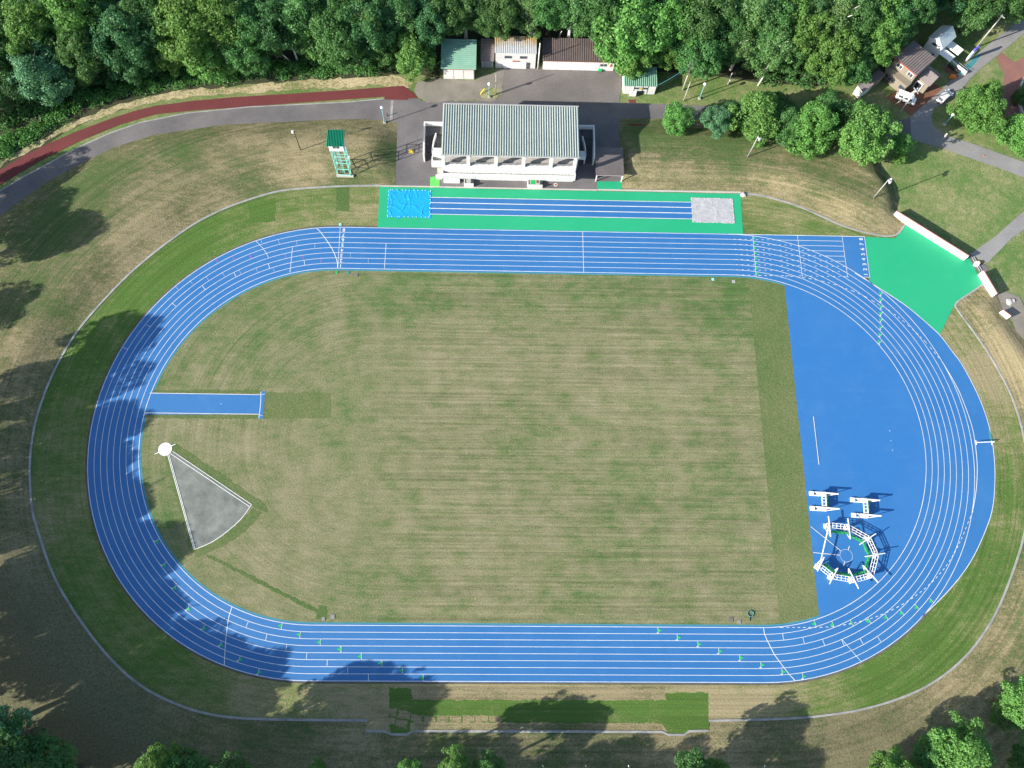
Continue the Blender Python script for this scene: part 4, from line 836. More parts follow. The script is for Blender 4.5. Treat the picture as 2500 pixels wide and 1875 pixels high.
p = G(1356.5, 451); t = thing('manhole', 'round manhole with a white rim in front of the grandstand', 'manhole', (*p, -.02)); part(t, 'rim', M['wall'], lambda q: q.prism([(.42 * math.cos(a), .42 * math.sin(a)) for a in np.linspace(0, 6.283, 25)[:-1]], 0, .03)); part(t, 'lid', M['rust'], lambda q: q.prism([(.28 * math.cos(a), .28 * math.sin(a)) for a in np.linspace(0, 6.283, 25)[:-1]], .03, .045))
p = G(2404, 380); t = thing('manhole', 'small round manhole in the grey path at the right', 'manhole', (*p, -.02)); part(t, 'rim', M['kerb'], lambda q: q.prism([(.36 * math.cos(a), .36 * math.sin(a)) for a in np.linspace(0, 6.283, 25)[:-1]], 0, .02)); part(t, 'lid', M['rust'], lambda q: q.prism([(.26 * math.cos(a), .26 * math.sin(a)) for a in np.linspace(0, 6.283, 25)[:-1]], .02, .03))
p = G(1003.5, 370); mb = MB(); mb.prism([(-.6, -.3), (.55, -.45), (.6, .25), (.1, .5), (-.5, .4)], 0, .12); mb.prism([(-.3, -.2), (.3, -.25), (.3, .2), (-.3, .25)], .12, .3); o = mb.build('yellow_cover', M['yellow']); o.location = (*p, -.03); tag(o, 'yellow plastic cover on the asphalt left of the grandstand stairs', 'cover')
t = thing('ramp_rail', 'yellow leaning board beside the teal lamp post', 'board', (*G(1172, 231), 0)); part(t, 'board', M['yellow'], lambda q: q.beam((0, 0, .1), (1.0, 1.0, .9), .16, .05)); part(t, 'support', M['steel'], lambda q: q.beam((1.0, 1.0, 0), (1.0, 1.0, .9), .06))
t = thing('barrier_post', 'short black bollard at the road bend by the corner lamp', 'bollard', (*G(946, 283), -.03)); part(t, 'post', M['dark_steel'], lambda q: q.tube([(0, 0, 0), (0, 0, .95)], .09)); part(t, 'cap', M['dark_steel'], lambda q: q.ball((0, 0, .97), .11, 8))
t = thing('road_gutter', 'grey drain grating across the road left of the grandstand', 'drain', (*G(957, 262), -.03))
part(t, 'grating', M['kerb'], lambda q: q.box(-.3, -2.6, 0, .3, 1.9, .03)); part(t, 'end_cover', M['asphalt_old'], lambda q: q.box(-.35, -3.4, 0, .35, -2.6, .035))
t = thing('wheelie_cart', 'small green hand cart parked against the long garage', 'cart', (*G(1464, 174), -.03)); part(t, 'tub', M['greenp'], lambda q: q.prism([(-.35, -.3), (.35, -.3), (.45, .3), (-.45, .3)], .3, .8)); part(t, 'handle', M['steel'], lambda q: q.beam((.4, .1, .7), (1.0, .3, .9), .06)); part(t, 'wheel', M['tyre'], lambda q: q.tube([(-.42, 0, .2), (-.34, 0, .2)], .2, 10)); part(t, 'wheel', M['tyre'], lambda q: q.tube([(.34, 0, .2), (.42, 0, .2)], .2, 10))

# ------------------------------------------------------------------ houses at the upper right
def rot2(o, a): return (Matrix.Translation((o[0], o[1], 0)) @ Matrix.Rotation(a, 4, 'Z'))
A = math.atan2(84.45 - 89.12, 86.62 - 82.26)          # eave of the brown house runs this way
hs = thing('house', 'brown roofed beige two storey house beside the brown paved yard', 'house', (82.26, 89.12, 0), A)
# local frame: x along the lower left eave (0..6.4), y up the roof slope (0..6.7)
def gable(q, x0, x1, y0, y1, h, hr, ov=.0):
    ym = (y0 + y1) / 2; q.add([(x0, y0, 0), (x1, y0, 0), (x1, y1, 0), (x0, y1, 0), (x0, y0, h), (x1, y0, h), (x1, y1, h), (x0, y1, h), (x0, ym, hr), (x1, ym, hr)], [(3, 2, 1, 0), (0, 1, 5, 4), (2, 3, 7, 6), (1, 2, 6, 9, 5), (3, 0, 4, 8, 7), (4, 5, 9, 8), (6, 7, 8, 9)])
part(hs, 'wall', M['beige'], lambda q: q.add([(0.1, .25, 0), (6.3, .25, 0), (6.3, 6.4, 0), (.1, 6.4, 0), (.1, .25, 5.9), (6.3, .25, 5.9), (6.3, 6.4, 6.1), (.1, 6.4, 6.1)], [(3, 2, 1, 0), (4, 5, 6, 7), (0, 1, 5, 4), (1, 2, 6, 5), (2, 3, 7, 6), (3, 0, 4, 7)]))
m = ribs(-.1, 6.8, -.15, 6.5, 0, 0, .46, .14, .35, .2, along='x') if False else ribs(-.2, 6.5, -.15, 6.6, 6.0, 6.2, .55, .20, .3, .16)
m.build('roof', M['grey_brown_roof'], hs)
lean = part(hs, 'lower_wing', M['beige'], lambda q: q.box(.1, -1.3, 0, 6.3, .24, 3.0)); boxpart(lean, 'wing_roof', M['beige'], -.1, -1.5, 3.0, 6.5, .22, 3.15)
for x in (1.2, 4.3):
    f = boxpart(hs, 'window', M['carwhite'], x, .17, 4.0, x + 1.5, .24, 5.2); boxpart(f, 'pane', M['glass'], x + .1, .12, 4.1, x + .72, .168, 5.1); boxpart(f, 'pane', M['glass'], x + .8, .12, 4.1, x + 1.4, .168, 5.1)
for x in (.7, 1.7, 2.6, 4.8, 5.5): boxpart(lean, 'window', M['glass'], x, -1.37, 1.2, x + .7, -1.301, 2.2)
boxpart(hs, 'fascia', M['redcap'], -.2, -.22, 5.75, 6.5, -.155, 6.0)
wing = part(hs, 'porch_wing', M['beige'], lambda q: gable(q, 6.4, 9.6, 2.6, 6.6, 3.4, 4.6)); boxpart(wing, 'entrance', M['dark'], 6.9, 2.52, 0, 8.4, 2.59, 2.3); part(wing, 'wing_roof', M['grey_brown_roof'], lambda q: (q.add([(6.35, 2.3, 3.35), (9.9, 2.3, 3.35), (9.9, 4.6, 4.72), (6.35, 4.6, 4.72), (6.35, 2.3, 3.25), (9.9, 2.3, 3.25), (9.9, 4.6, 4.62), (6.35, 4.6, 4.62)], [(0, 1, 2, 3), (7, 6, 5, 4), (0, 4, 5, 1), (1, 5, 6, 2), (3, 2, 6, 7), (0, 3, 7, 4)])))
part(wing, 'wing_roof', M['grey_brown_roof'], lambda q: (q.add([(6.35, 6.9, 3.35), (9.9, 6.9, 3.35), (9.9, 4.62, 4.72), (6.35, 4.62, 4.72), (6.35, 6.9, 3.25), (9.9, 6.9, 3.25), (9.9, 4.62, 4.62), (6.35, 4.62, 4.62)], [(0, 3, 2, 1), (7, 4, 5, 6), (0, 1, 5, 4), (1, 2, 6, 5), (3, 7, 6, 2), (0, 4, 7, 3)])))
part(wing, 'door_frame', M['carwhite'], lambda q: (q.box(6.75, 2.3, 0, 6.9, 2.5, 2.4), q.box(8.4, 2.3, 0, 8.55, 2.5, 2.4), q.box(6.75, 2.2, 2.4, 8.55, 2.5, 2.55)))
e0, e1 = Vector((91.72, 95.85)), Vector((95.31, 99.32)); A2 = math.atan2(e1.y - e0.y, e1.x - e0.x)
wh = thing('house', 'small white gabled house with an arched window and flat white canopies', 'house', (e0.x, e0.y, 0), A2)     # x along the left eave (0..5), y to the right is negative
part(wh, 'wall', M['carwhite'], lambda q: gable(q, .15, 4.8, -3.9, -.15, 4.9, 6.3))
part(wh, 'roof', M['pale_roof'], lambda q: q.add([(-.2, .15, 4.75), (5.1, .15, 4.75), (5.1, -2.03, 6.5), (-.2, -2.03, 6.5), (-.2, .15, 4.65), (5.1, .15, 4.65), (5.1, -2.03, 6.4), (-.2, -2.03, 6.4)], [(0, 1, 2, 3), (7, 6, 5, 4), (0, 4, 5, 1), (1, 5, 6, 2), (3, 2, 6, 7), (0, 3, 7, 4)]))
part(wh, 'roof', M['pale_roof'], lambda q: q.add([(-.2, -4.2, 4.75), (5.1, -4.2, 4.75), (5.1, -2.03, 6.5), (-.2, -2.03, 6.5), (-.2, -4.2, 4.65), (5.1, -4.2, 4.65), (5.1, -2.03, 6.4), (-.2, -2.03, 6.4)], [(0, 3, 2, 1), (7, 4, 5, 6), (0, 1, 5, 4), (1, 2, 6, 5), (3, 7, 6, 2), (0, 4, 7, 3)]))
part(wh, 'arched_window', M['glass'], lambda q: q.add([(.1, -2.03 + .75 * math.cos(a), 3.9 + .75 * math.sin(a)) for a in np.linspace(0, math.pi, 9)] + [(.0, -2.03 + .75 * math.cos(a), 3.9 + .75 * math.sin(a)) for a in np.linspace(0, math.pi, 9)], [tuple(range(8, -1, -1)), tuple(range(9, 18))] + [(i, i + 1, 10 + i, 9 + i) for i in range(8)]))
boxpart(wh, 'window', M['glass'], .05, -3.4, .9, .14, -2.7, 1.9)
boxpart(wh, 'canopy', M['carwhite'], .2, -7.2, 2.75, 2.3, -3.9, 2.95); boxpart(wh, 'canopy', M['carwhite'], 3.0, -7.4, 2.9, 5.2, -3.9, 3.1); boxpart(wh, 'door', M['glass'], 2.4, -3.97, 0, 3.0, -3.901, 2.1)
for x in (.4, 2.1): part(wh, 'post', M['steel'], lambda q: q.tube([(x, -7.0, 0), (x, -7.0, 2.75)], .07))
part(wh, 'ramp_wall', M['carwhite'], lambda q: q.box(2.9, -11.5, 0, 3.15, -7.2, .9)); part(wh, 'rail', M['steel'], lambda q: (q.beam((3.6, -11.3, 1.0), (3.6, -7.4, 1.0), .06), [q.box(3.57, -11.3 + 1.3 * i, 0, 3.63, -11.24 + 1.3 * i, 1.0) for i in range(4)]))
A3 = math.atan2(87.92 - 83.54, 79.7 - 74.01)
sh_ = thing('shed', 'narrow white ended shed with two stepped brown roofs below the brown house', 'shed', (74.01, 83.54, 0), A3)   # x along, width to -y
part(sh_, 'wall', M['carwhite'], lambda q: (q.box(.1, -1.85, 0, 3.6, -.1, 2.7)))
part(sh_, 'wall', M['beige'], lambda q: q.box(3.6, -1.75, 0, 7.0, -.15, 2.95)); ribs(0, 3.6, -2.0, .05, 2.8, 2.95, .36, .07).build('roof', M['grey_brown_roof'], sh_); part(sh_, 'roof', M['brown_roof'], lambda q: q.box(3.4, -1.95, 3.1, 7.2, .05, 3.25))
boxpart(sh_, 'skirting', M['redcap'], .02, -1.8, .5, .09, -.15, .62); boxpart(sh_, 'window', M['glass'], .02, -1.2, 2.0, .09, -.95, 2.2); boxpart(sh_, 'window', M['glass'], .02, -.85, 2.0, .09, -.6, 2.2)
# banner board, pillar sign, clutter
b0, b1 = Vector(G(2174, 203)), Vector(G(2188, 212)); t = thing('sign_board', 'white standing board with a violet emblem against the beige house', 'sign', (b0.x, b0.y, 0), math.atan2(b1.y - b0.y, b1.x - b0.x))
part(t, 'board', M['carwhite'], lambda q: q.box(0, -.05, .2, 2.2, .05, 2.4)); part(t, 'emblem', M['purple'], lambda q: (q.box(.35, -.07, .55, 1.75, -.051, .75), q.box(.6, -.07, .75, .8, -.051, 1.5), q.box(1.3, -.07, .75, 1.5, -.051, 1.5), q.box(.6, -.07, 1.5, 1.5, -.051, 1.7), q.box(.8, -.07, 1.05, 1.3, -.051, 1.2)))
for x in (.1, 2.1): part(t, 'leg', M['steel'], lambda q: q.box(x - .05, .05, 0, x + .05, .12, 2.2))
t = thing('pillar_sign', 'tall white pillar sign with a violet blue top at the roadside', 'sign', (*G(2362, 146), 0), .6)
part(t, 'pillar', M['carwhite'], lambda q: q.box(-.75, -.2, 0, .75, .2, 3.5)); part(t, 'top', M['purple'], lambda q: q.box(-.77, -.22, 3.5, .77, .22, 4.3)); part(t, 'panel', M['teal'], lambda q: q.box(-.7, .2, .2, .7, .26, 3.3))
t = thing('bin_heap', 'orange plastic bin beside the road below the brown house', 'bin', (*G(2324, 189), 0)); part(t, 'bin', M['orange'], lambda q: q.prism([(-.9, -.3), (.7, -.45), (.8, .4), (-.4, .6)], 0, .55)); part(t, 'lid', M['orange'], lambda q: q.prism([(-.7, -.2), (.5, -.3), (.6, .3), (-.3, .45)], .56, .72))
t = thing('crate_row', 'row of dark racks with a bright green bar beside the orange bin', 'rack', (*G(2326, 168), 0), -.75)
for k in range(4): part(t, 'rack', M['dark_steel'], lambda q: q.box(-1.8 + .9 * k, -.3, 0, -1.1 + .9 * k, .3, .6))
part(t, 'bar', M['turf2'], lambda q: q.beam((-1.9, .55, .7), (.2, .55, .7), .15)); boxpart(t, 'box', M['carwhite'], 1.1, .4, 0, 1.7, .7, .5)
# fence beside the shed
t = thing('fence', 'short dark rail fence beside the narrow shed', 'fence', (*G(2158, 200), 0), -.62); part(t, 'rail', M['dark_steel'], lambda q: q.beam((-1.4, 0, .9), (1.4, 0, .9), .06)); part(t, 'rail', M['dark_steel'], lambda q: q.beam((-1.4, 0, .5), (1.4, 0, .5), .06))
for x in (-1.4, -.4, .6, 1.4): part(t, 'post', M['dark_steel'], lambda q: q.box(x - .03, -.03, 0, x + .03, .03, 1.0))

# ------------------------------------------------------------------ cars
def car(loc, rz, label, van, paint):
    t = thing('parked_van' if van else 'parked_car', label, 'van' if van else 'car', (*loc, 0), rz)
    L, Wd = (4.7, 1.75) if van else (4.4, 1.74); h = L / 2
    if van: pr = [(-h, .35), (-h + .02, 1.0), (-h + .15, 1.75), (-h + .4, 1.92), (.95, 1.92), (1.45, 1.7), (1.85, 1.08), (h - .08, .88), (h, .55), (h - .05, .32)]
    else: pr = [(-h, .4), (-h + .05, .95), (-h + .55, 1.42), (-h + .95, 1.5), (.25, 1.5), (.65, 1.38), (1.25, .98), (h - .25, .82), (h, .6), (h - .05, .32)]
    def prof(q, sc, off, w, m=0):
        n = len(pr); V = []
        for s in (-1, 1):
            for (x, z) in pr: V.append((x, s * (w if z < 1.0 else w * (1 - .16 * (z - 1.0))), z))
        q.add(V, [tuple(range(n - 1, -1, -1)), tuple(range(n, 2 * n))] + [(i, (i + 1) % n, n + (i + 1) % n, n + i) for i in range(n)])
    body = part(t, 'body', paint, lambda q: prof(q, 1, 0, Wd / 2))
    bv = body.modifiers.new('bevel', 'BEVEL'); bv.width = .07; bv.segments = 2; bv.limit_method = 'ANGLE'
    a, b = ((.98, 1.93), (1.83, 1.14)) if van else ((.3, 1.5), (1.22, 1.0))
    d = Vector((b[0] - a[0], 0, b[1] - a[1])); n = Vector((-d.z, 0, d.x)).normalized() * .015
    def ws(q):
        w0, w1 = Wd * .36, Wd * .43; P = [Vector((a[0], -w0, a[1])) + d * .12, Vector((a[0], w0, a[1])) + d * .12, Vector((b[0], w1, b[1])) - d * .06, Vector((b[0], -w1, b[1])) - d * .06]
        q.add([p + n for p in P] + [p - n * 2 for p in P], [(0, 1, 2, 3), (7, 6, 5, 4), (0, 4, 5, 1), (1, 5, 6, 2), (2, 6, 7, 3), (3, 7, 4, 0)])
    part(t, 'windscreen', M['glass'], ws)
    zt, zw = (1.72, 1.12) if van else (1.38, 1.0)
    for s in (-1, 1):
        for x0, x1 in (((-1.9, -.75), (-.6, .45), (.55, 1.35)) if van else ((-1.35, -.45), (-.35, .6))):
            y0, y1 = s * (Wd / 2 * (1 - .16 * (zw - 1)) + .012), s * (Wd / 2 * (1 - .16 * (zt - 1)) + .012)
            part(t, 'side_window', M['glass'], lambda q: q.add([(x0, y0, zw), (x1, y0, zw), (x1 - .08, y1, zt), (x0 + .08, y1, zt), (x0, y0 - s * .05, zw), (x1, y0 - s * .05, zw), (x1 - .08, y1 - s * .05, zt), (x0 + .08, y1 - s * .05, zt)], [(0, 1, 2, 3), (7, 6, 5, 4), (0, 4, 5, 1), (1, 5, 6, 2), (2, 6, 7, 3), (3, 7, 4, 0)]))
        for x in (-h + .85, h - .85):
            o = part(t, 'wheel', M['tyre'], lambda q: q.tube([(x, s * (Wd / 2 - .2), .32), (x, s * (Wd / 2 + .01), .32)], .32, 14)); part(o, 'rim', M['steel'], lambda q: q.tube([(x, s * (Wd / 2 + .01), .32), (x, s * (Wd / 2 + .02), .32)], .19, 12))
        part(t, 'headlight', M['lamp'], lambda q: q.box(h - .14, s * .62 - .17, .62, h + .005, s * .62 + .17, .78)); part(t, 'tail_light', M['redp'], lambda q: q.box(-h - .012, s * .72 - .1, .8, -h + .05, s * .72 + .1, 1.1)); part(t, 'mirror', paint, lambda q: q.box(1.0, s * Wd / 2, 1.0, 1.15, s * (Wd / 2 + .18), 1.15))
    x0 = -h + (.06 if van else .3)
    part(t, 'rear_window', M['glass'], lambda q: (q.add([(-h + .0 + .02, -.6, 1.15), (-h + .02, .6, 1.15), (-h + .12, .55, 1.68), (-h + .12, -.55, 1.68), (-h + .1, -.6, 1.15), (-h + .1, .6, 1.15), (-h + .2, .55, 1.68), (-h + .2, -.55, 1.68)] if van else [(-h + .08, -.6, .99), (-h + .08, .6, .99), (-h + .5, .55, 1.40), (-h + .5, -.55, 1.40), (-h + .2, -.6, .95), (-h + .2, .6, .95), (-h + .62, .55, 1.36), (-h + .62, -.55, 1.36)], [(0, 1, 2, 3), (7, 6, 5, 4), (0, 4, 5, 1), (1, 5, 6, 2), (2, 6, 7, 3), (3, 7, 4, 0)])))
    return t
v0, v1 = Vector((84.28, 83.44)), Vector((88.28, 81.51)); car((v0 + v1) / 2 + Vector((.0, -.35)), math.atan2(v1.y - v0.y, v1.x - v0.x), 'white van parked on the brown paving under the utility pole', True, M['carwhite'])
v0, v1 = Vector((93.95, 81.89)), Vector((97.0, 84.57)); car((v0 + v1) / 2 + Vector((.1, -.35)), math.atan2(v1.y - v0.y, v1.x - v0.x), 'silver white car parked on the grey road beside the brown yard', False, M['carsilver'])

# ------------------------------------------------------------------ the walker
def skin(name, V, E, Rr, m, parent, sub=1):
    me = bpy.data.meshes.new(name); me.from_pydata(V, E, []); me.materials.append(m); o = link(name, me, parent)
    sk = o.modifiers.new('skin', 'SKIN'); sk.use_smooth_shade = True
    for i, r in enumerate(Rr): me.skin_vertices[0].data[i].radius = (r, r)
    me.skin_vertices[0].data[0].use_root = True
    s = o.modifiers.new('sub', 'SUBSURF'); s.levels = s.render_levels = sub; return o
wp = thing('person', 'person in white top and pale trousers with a white hat walking on the path', 'person', (*G(2303, 338), 0), 2.7)
V = [(0, 0, .95), (0, 0, 1.2), (0, 0, 1.42), (.02, 0, 1.52), (.04, 0, 1.62), (.05, 0, 1.72)]; E = [(0, 1), (1, 2), (2, 3), (3, 4), (4, 5)]; Rr = [.15, .14, .15, .055, .10, .085]
def chain(st_, pts, rad):
    k = st_
    for p, r in zip(pts, rad): V.append(p); Rr.append(r); E.append((k, len(V) - 1)); k = len(V) - 1
    return k
for s in (-1, 1):
    chain(0, [(.0, s * .10, .90), (.10 * s, s * .11, .50), (.16 * s - .05, s * .11, .09), (.16 * s + .12, s * .12, .05)], [.095, .07, .05, .04])
    k = chain(2, [(0, s * .20, 1.40), (-.10 * s, s * .25, 1.12), (-.12 * s + .10, s * .25, .90), (-.12 * s + .14, s * .25, .84)], [.065, .05, .038, .035])
    for f in range(5): q = V[k]; chain(k, [(q[0] + .02 + .01 * f, q[1] + .016 * (f - 2), q[2] - .04), (q[0] + .03 + .01 * f, q[1] + .018 * (f - 2), q[2] - .075 + .006 * abs(f - 2))], [.010, .008])
body = skin('body', V, E, Rr, M['skin'], wp)
part(wp, 'hat', M['cloth'], lambda q: (q.ball((.05, 0, 1.74), .115, 10, 0, .8), q.prism([(.07 + .2 * math.cos(a), .18 * math.sin(a)) for a in np.linspace(0, 6.283, 17)[:-1]], 1.71, 1.73)))
part(wp, 'hair', M['hair'], lambda q: q.ball((.02, 0, 1.66), .105, 10))
part(wp, 'face', M['skin'], lambda q: (q.ball((.10, 0, 1.63), .07, 8), q.box(.15, -.012, 1.61, .185, .012, 1.64)))
sv = [(0, 0, .92), (0, 0, 1.2), (0, 0, 1.42), (0, .2, 1.41), (-.07, .24, 1.2), (0, -.2, 1.41), (.07, -.24, 1.2)]; skin('shirt', sv, [(0, 1), (1, 2), (2, 3), (3, 4), (2, 5), (5, 6)], [.175, .165, .165, .085, .075, .085, .075], M['cloth'], wp)
tv = [(0, 0, .96), (0, .10, .90), (.10, .11, .50), (.11, .11, .12), (0, -.10, .90), (-.10, -.11, .50), (-.21, -.11, .12)]; skin('trousers', tv, [(0, 1), (1, 2), (2, 3), (0, 4), (4, 5), (5, 6)], [.165, .115, .09, .075, .115, .09, .075], M['jeans'], wp)
for s in (-1, 1): part(wp, 'shoe', M['cloth'], lambda q: q.tube([(.16 * s - .1, s * .11, .05), (.16 * s + .15, s * .12, .04)], [.06, .045], 8))

# ================================================================== VEGETATION
def leaves(C, N, size, rng, jit=.65):
    """leaf faces: centres C (n,3), outward normals N; returns vertex and face arrays"""
    n = len(C); D = N + rng.normal(0, jit, (n, 3)); D /= np.linalg.norm(D, axis=1, keepdims=True) + 1e-9
    R0 = rng.normal(0, 1, (n, 3)); A = np.cross(D, R0); A /= np.linalg.norm(A, axis=1, keepdims=True) + 1e-9; B = np.cross(D, A)
    s = (size * rng.uniform(.6, 1.35, n))[:, None]; b = s * rng.uniform(.45, .75, n)[:, None]
    return np.stack([C - A * s, C - B * b, C + A * s, C + B * b], 1).reshape(-1, 3)
def leafmesh(name, V, m):
    n = len(V) // 4; me = bpy.data.meshes.new(name); me.vertices.add(4 * n); me.vertices.foreach_set('co', V.astype(np.float32).ravel())
    me.loops.add(4 * n); me.loops.foreach_set('vertex_index', np.arange(4 * n, dtype=np.int32)); me.polygons.add(n)
    me.polygons.foreach_set('loop_start', np.arange(0, 4 * n, 4, dtype=np.int32)); me.polygons.foreach_set('loop_total', np.full(n, 4, dtype=np.int32))
    me.materials.append(m); me.update(calc_edges=True); return me
def crown(seed, rx, rz, nl, lobe, per, size, droop=0.0, conic=0.0):
    """unit-radius crown (scaled per tree): leaf lumps over an uneven ellipsoid"""
    rng = np.random.default_rng(seed); CS = []; NS = []
    k = np.arange(nl) + .5; ph = np.arccos(1 - 1.72 * k / nl); th = math.pi * (1 + 5 ** .5) * k + rng.normal(0, .25, nl)
    U_ = np.stack([np.sin(ph) * np.cos(th), np.sin(ph) * np.sin(th), np.cos(ph)], 1)
    g1, g2, g3 = rng.uniform(0, 6, 3)
    rad = 1 + .16 * np.sin(3 * th + g1) * np.sin(ph) + .12 * np.sin(2 * ph * 2 + g2) + rng.normal(0, .15, nl)
    cen = U_ * rad[:, None] * np.array([rx, rx, rz]) * .80
    if conic: cen[:, :2] *= (1 - conic * np.clip(cen[:, 2:] / rz, -.2, 1))
    for c, u in zip(cen, U_):
        r = lobe * rng.uniform(.5, 1.35); n = int(per * (r / lobe) ** 2)
        d = rng.normal(0, 1, (n, 3)); d /= np.linalg.norm(d, axis=1, keepdims=True); d = d + u * .55; d /= np.linalg.norm(d, axis=1, keepdims=True)
        rr = r * rng.uniform(.62, 1.06, n)[:, None]; p = c + d * rr * np.array([1, 1, .85]); p[:, 2] -= droop * r * rng.random(n)
        CS.append(p); NS.append(d * .9 + np.array([0, 0, .35]))
    m = int(nl * per * .10); d = rng.normal(0, 1, (m, 3)); d /= np.linalg.norm(d, axis=1, keepdims=True); CS.append(d * rng.uniform(.3, .8, m)[:, None] * np.array([rx, rx, rz])); NS.append(d)
    return leaves(np.concatenate(CS), np.concatenate(NS), size, rng)
KIND = {}
def proto(kind, leaf, seeds, **k): KIND[kind] = [leafmesh('crown_' + kind, crown(s, **k), LEAF[leaf]) for s in seeds]
proto('oak', 'oak', (11, 12, 13, 14), rx=1.0, rz=.95, nl=90, lobe=.25, per=165, size=.040)
proto('dark', 'dark', (21, 22), rx=1.0, rz=1.05, nl=90, lobe=.24, per=150, size=.042)
proto('lime', 'lime', (31, 32, 33), rx=1.0, rz=1.05, nl=95, lobe=.235, per=155, size=.040)
proto('bright', 'bright', (41, 42), rx=1.0, rz=.95, nl=85, lobe=.255, per=165, size=.043)
proto('blue', 'blue', (51,), rx=1.0, rz=.95, nl=60, lobe=.27, per=230, size=.040, droop=.5)
proto('birch', 'birch', (61, 62), rx=.85, rz=1.35, nl=105, lobe=.22, per=120, size=.038, droop=.8, conic=.35)
def trunkmesh(seed, m):
    rr = random.Random(seed); mb = MB(); lean_ = (rr.uniform(-.06, .06), rr.uniform(-.06, .06))
    P = [(lean_[0] * z + .015 * math.sin(3 * z), lean_[1] * z, z) for z in (-.02, .12, .3, .55, .8)]; mb.tube(P, [.042, .032, .027, .020, .008], 7)
    for i in range(6):
        a = i * 1.05 + rr.uniform(-.3, .3); z = .36 + .07 * i; b = P[2 + (i > 2)]; L = rr.uniform(.16, .28)
        mb.tube([(lean_[0] * z, lean_[1] * z, z), (lean_[0] * z + L * .6 * math.cos(a), lean_[1] * z + L * .6 * math.sin(a), z + L * .5), (lean_[0] * z + L * math.cos(a), lean_[1] * z + L * math.sin(a), z + L)], [.012, .008, .003], 5)
    o = mb.build('trunk_proto', m); me = o.data; bpy.data.objects.remove(o); return me
TR = {'wood': [trunkmesh(s, M['wood']) for s in (1, 2)], 'birch': [trunkmesh(s, M['birch']) for s in (3, 4)]}
NT = [0]
CATN = {'oak': 'broadleaf_tree', 'dark': 'broadleaf_tree', 'lime': 'broadleaf_tree', 'bright': 'maple_tree', 'blue': 'broadleaf_tree', 'birch': 'birch_tree'}
def tree(kind, x, y, hc, r, label, group=None, rz_=None, bark=None):
    NT[0] += 1; i = NT[0]; rr = random.Random(i * 17); mesh = KIND[kind][i % len(KIND[kind])]
    zg = bank_h(x, y); t = thing(CATN[kind], label, 'tree', (x, y, zg), rr.uniform(0, 6.28), group)
    c = link('crown', mesh, t); c.location = (0, 0, hc); sv_ = rz_ or rr.uniform(.92, 1.12); r *= .88; c.scale = (r * rr.uniform(.94, 1.06), r * rr.uniform(.94, 1.06), r * sv_)
    tk = link('trunk', TR['birch' if (bark or kind) == 'birch' else 'wood'][i % 2], t); H = (hc + r * .75) / .8; k = max(H, 5.0)
    tk.scale = (k * .75, k * .75, H); return t
def ptree(kind, px, py, hc, r, label, group=None, **k):
    p = G(px, py, hc); return tree(kind, p[0], p[1], hc, r, label, group, **k)
FG = 'woodland trees along the top of the picture'
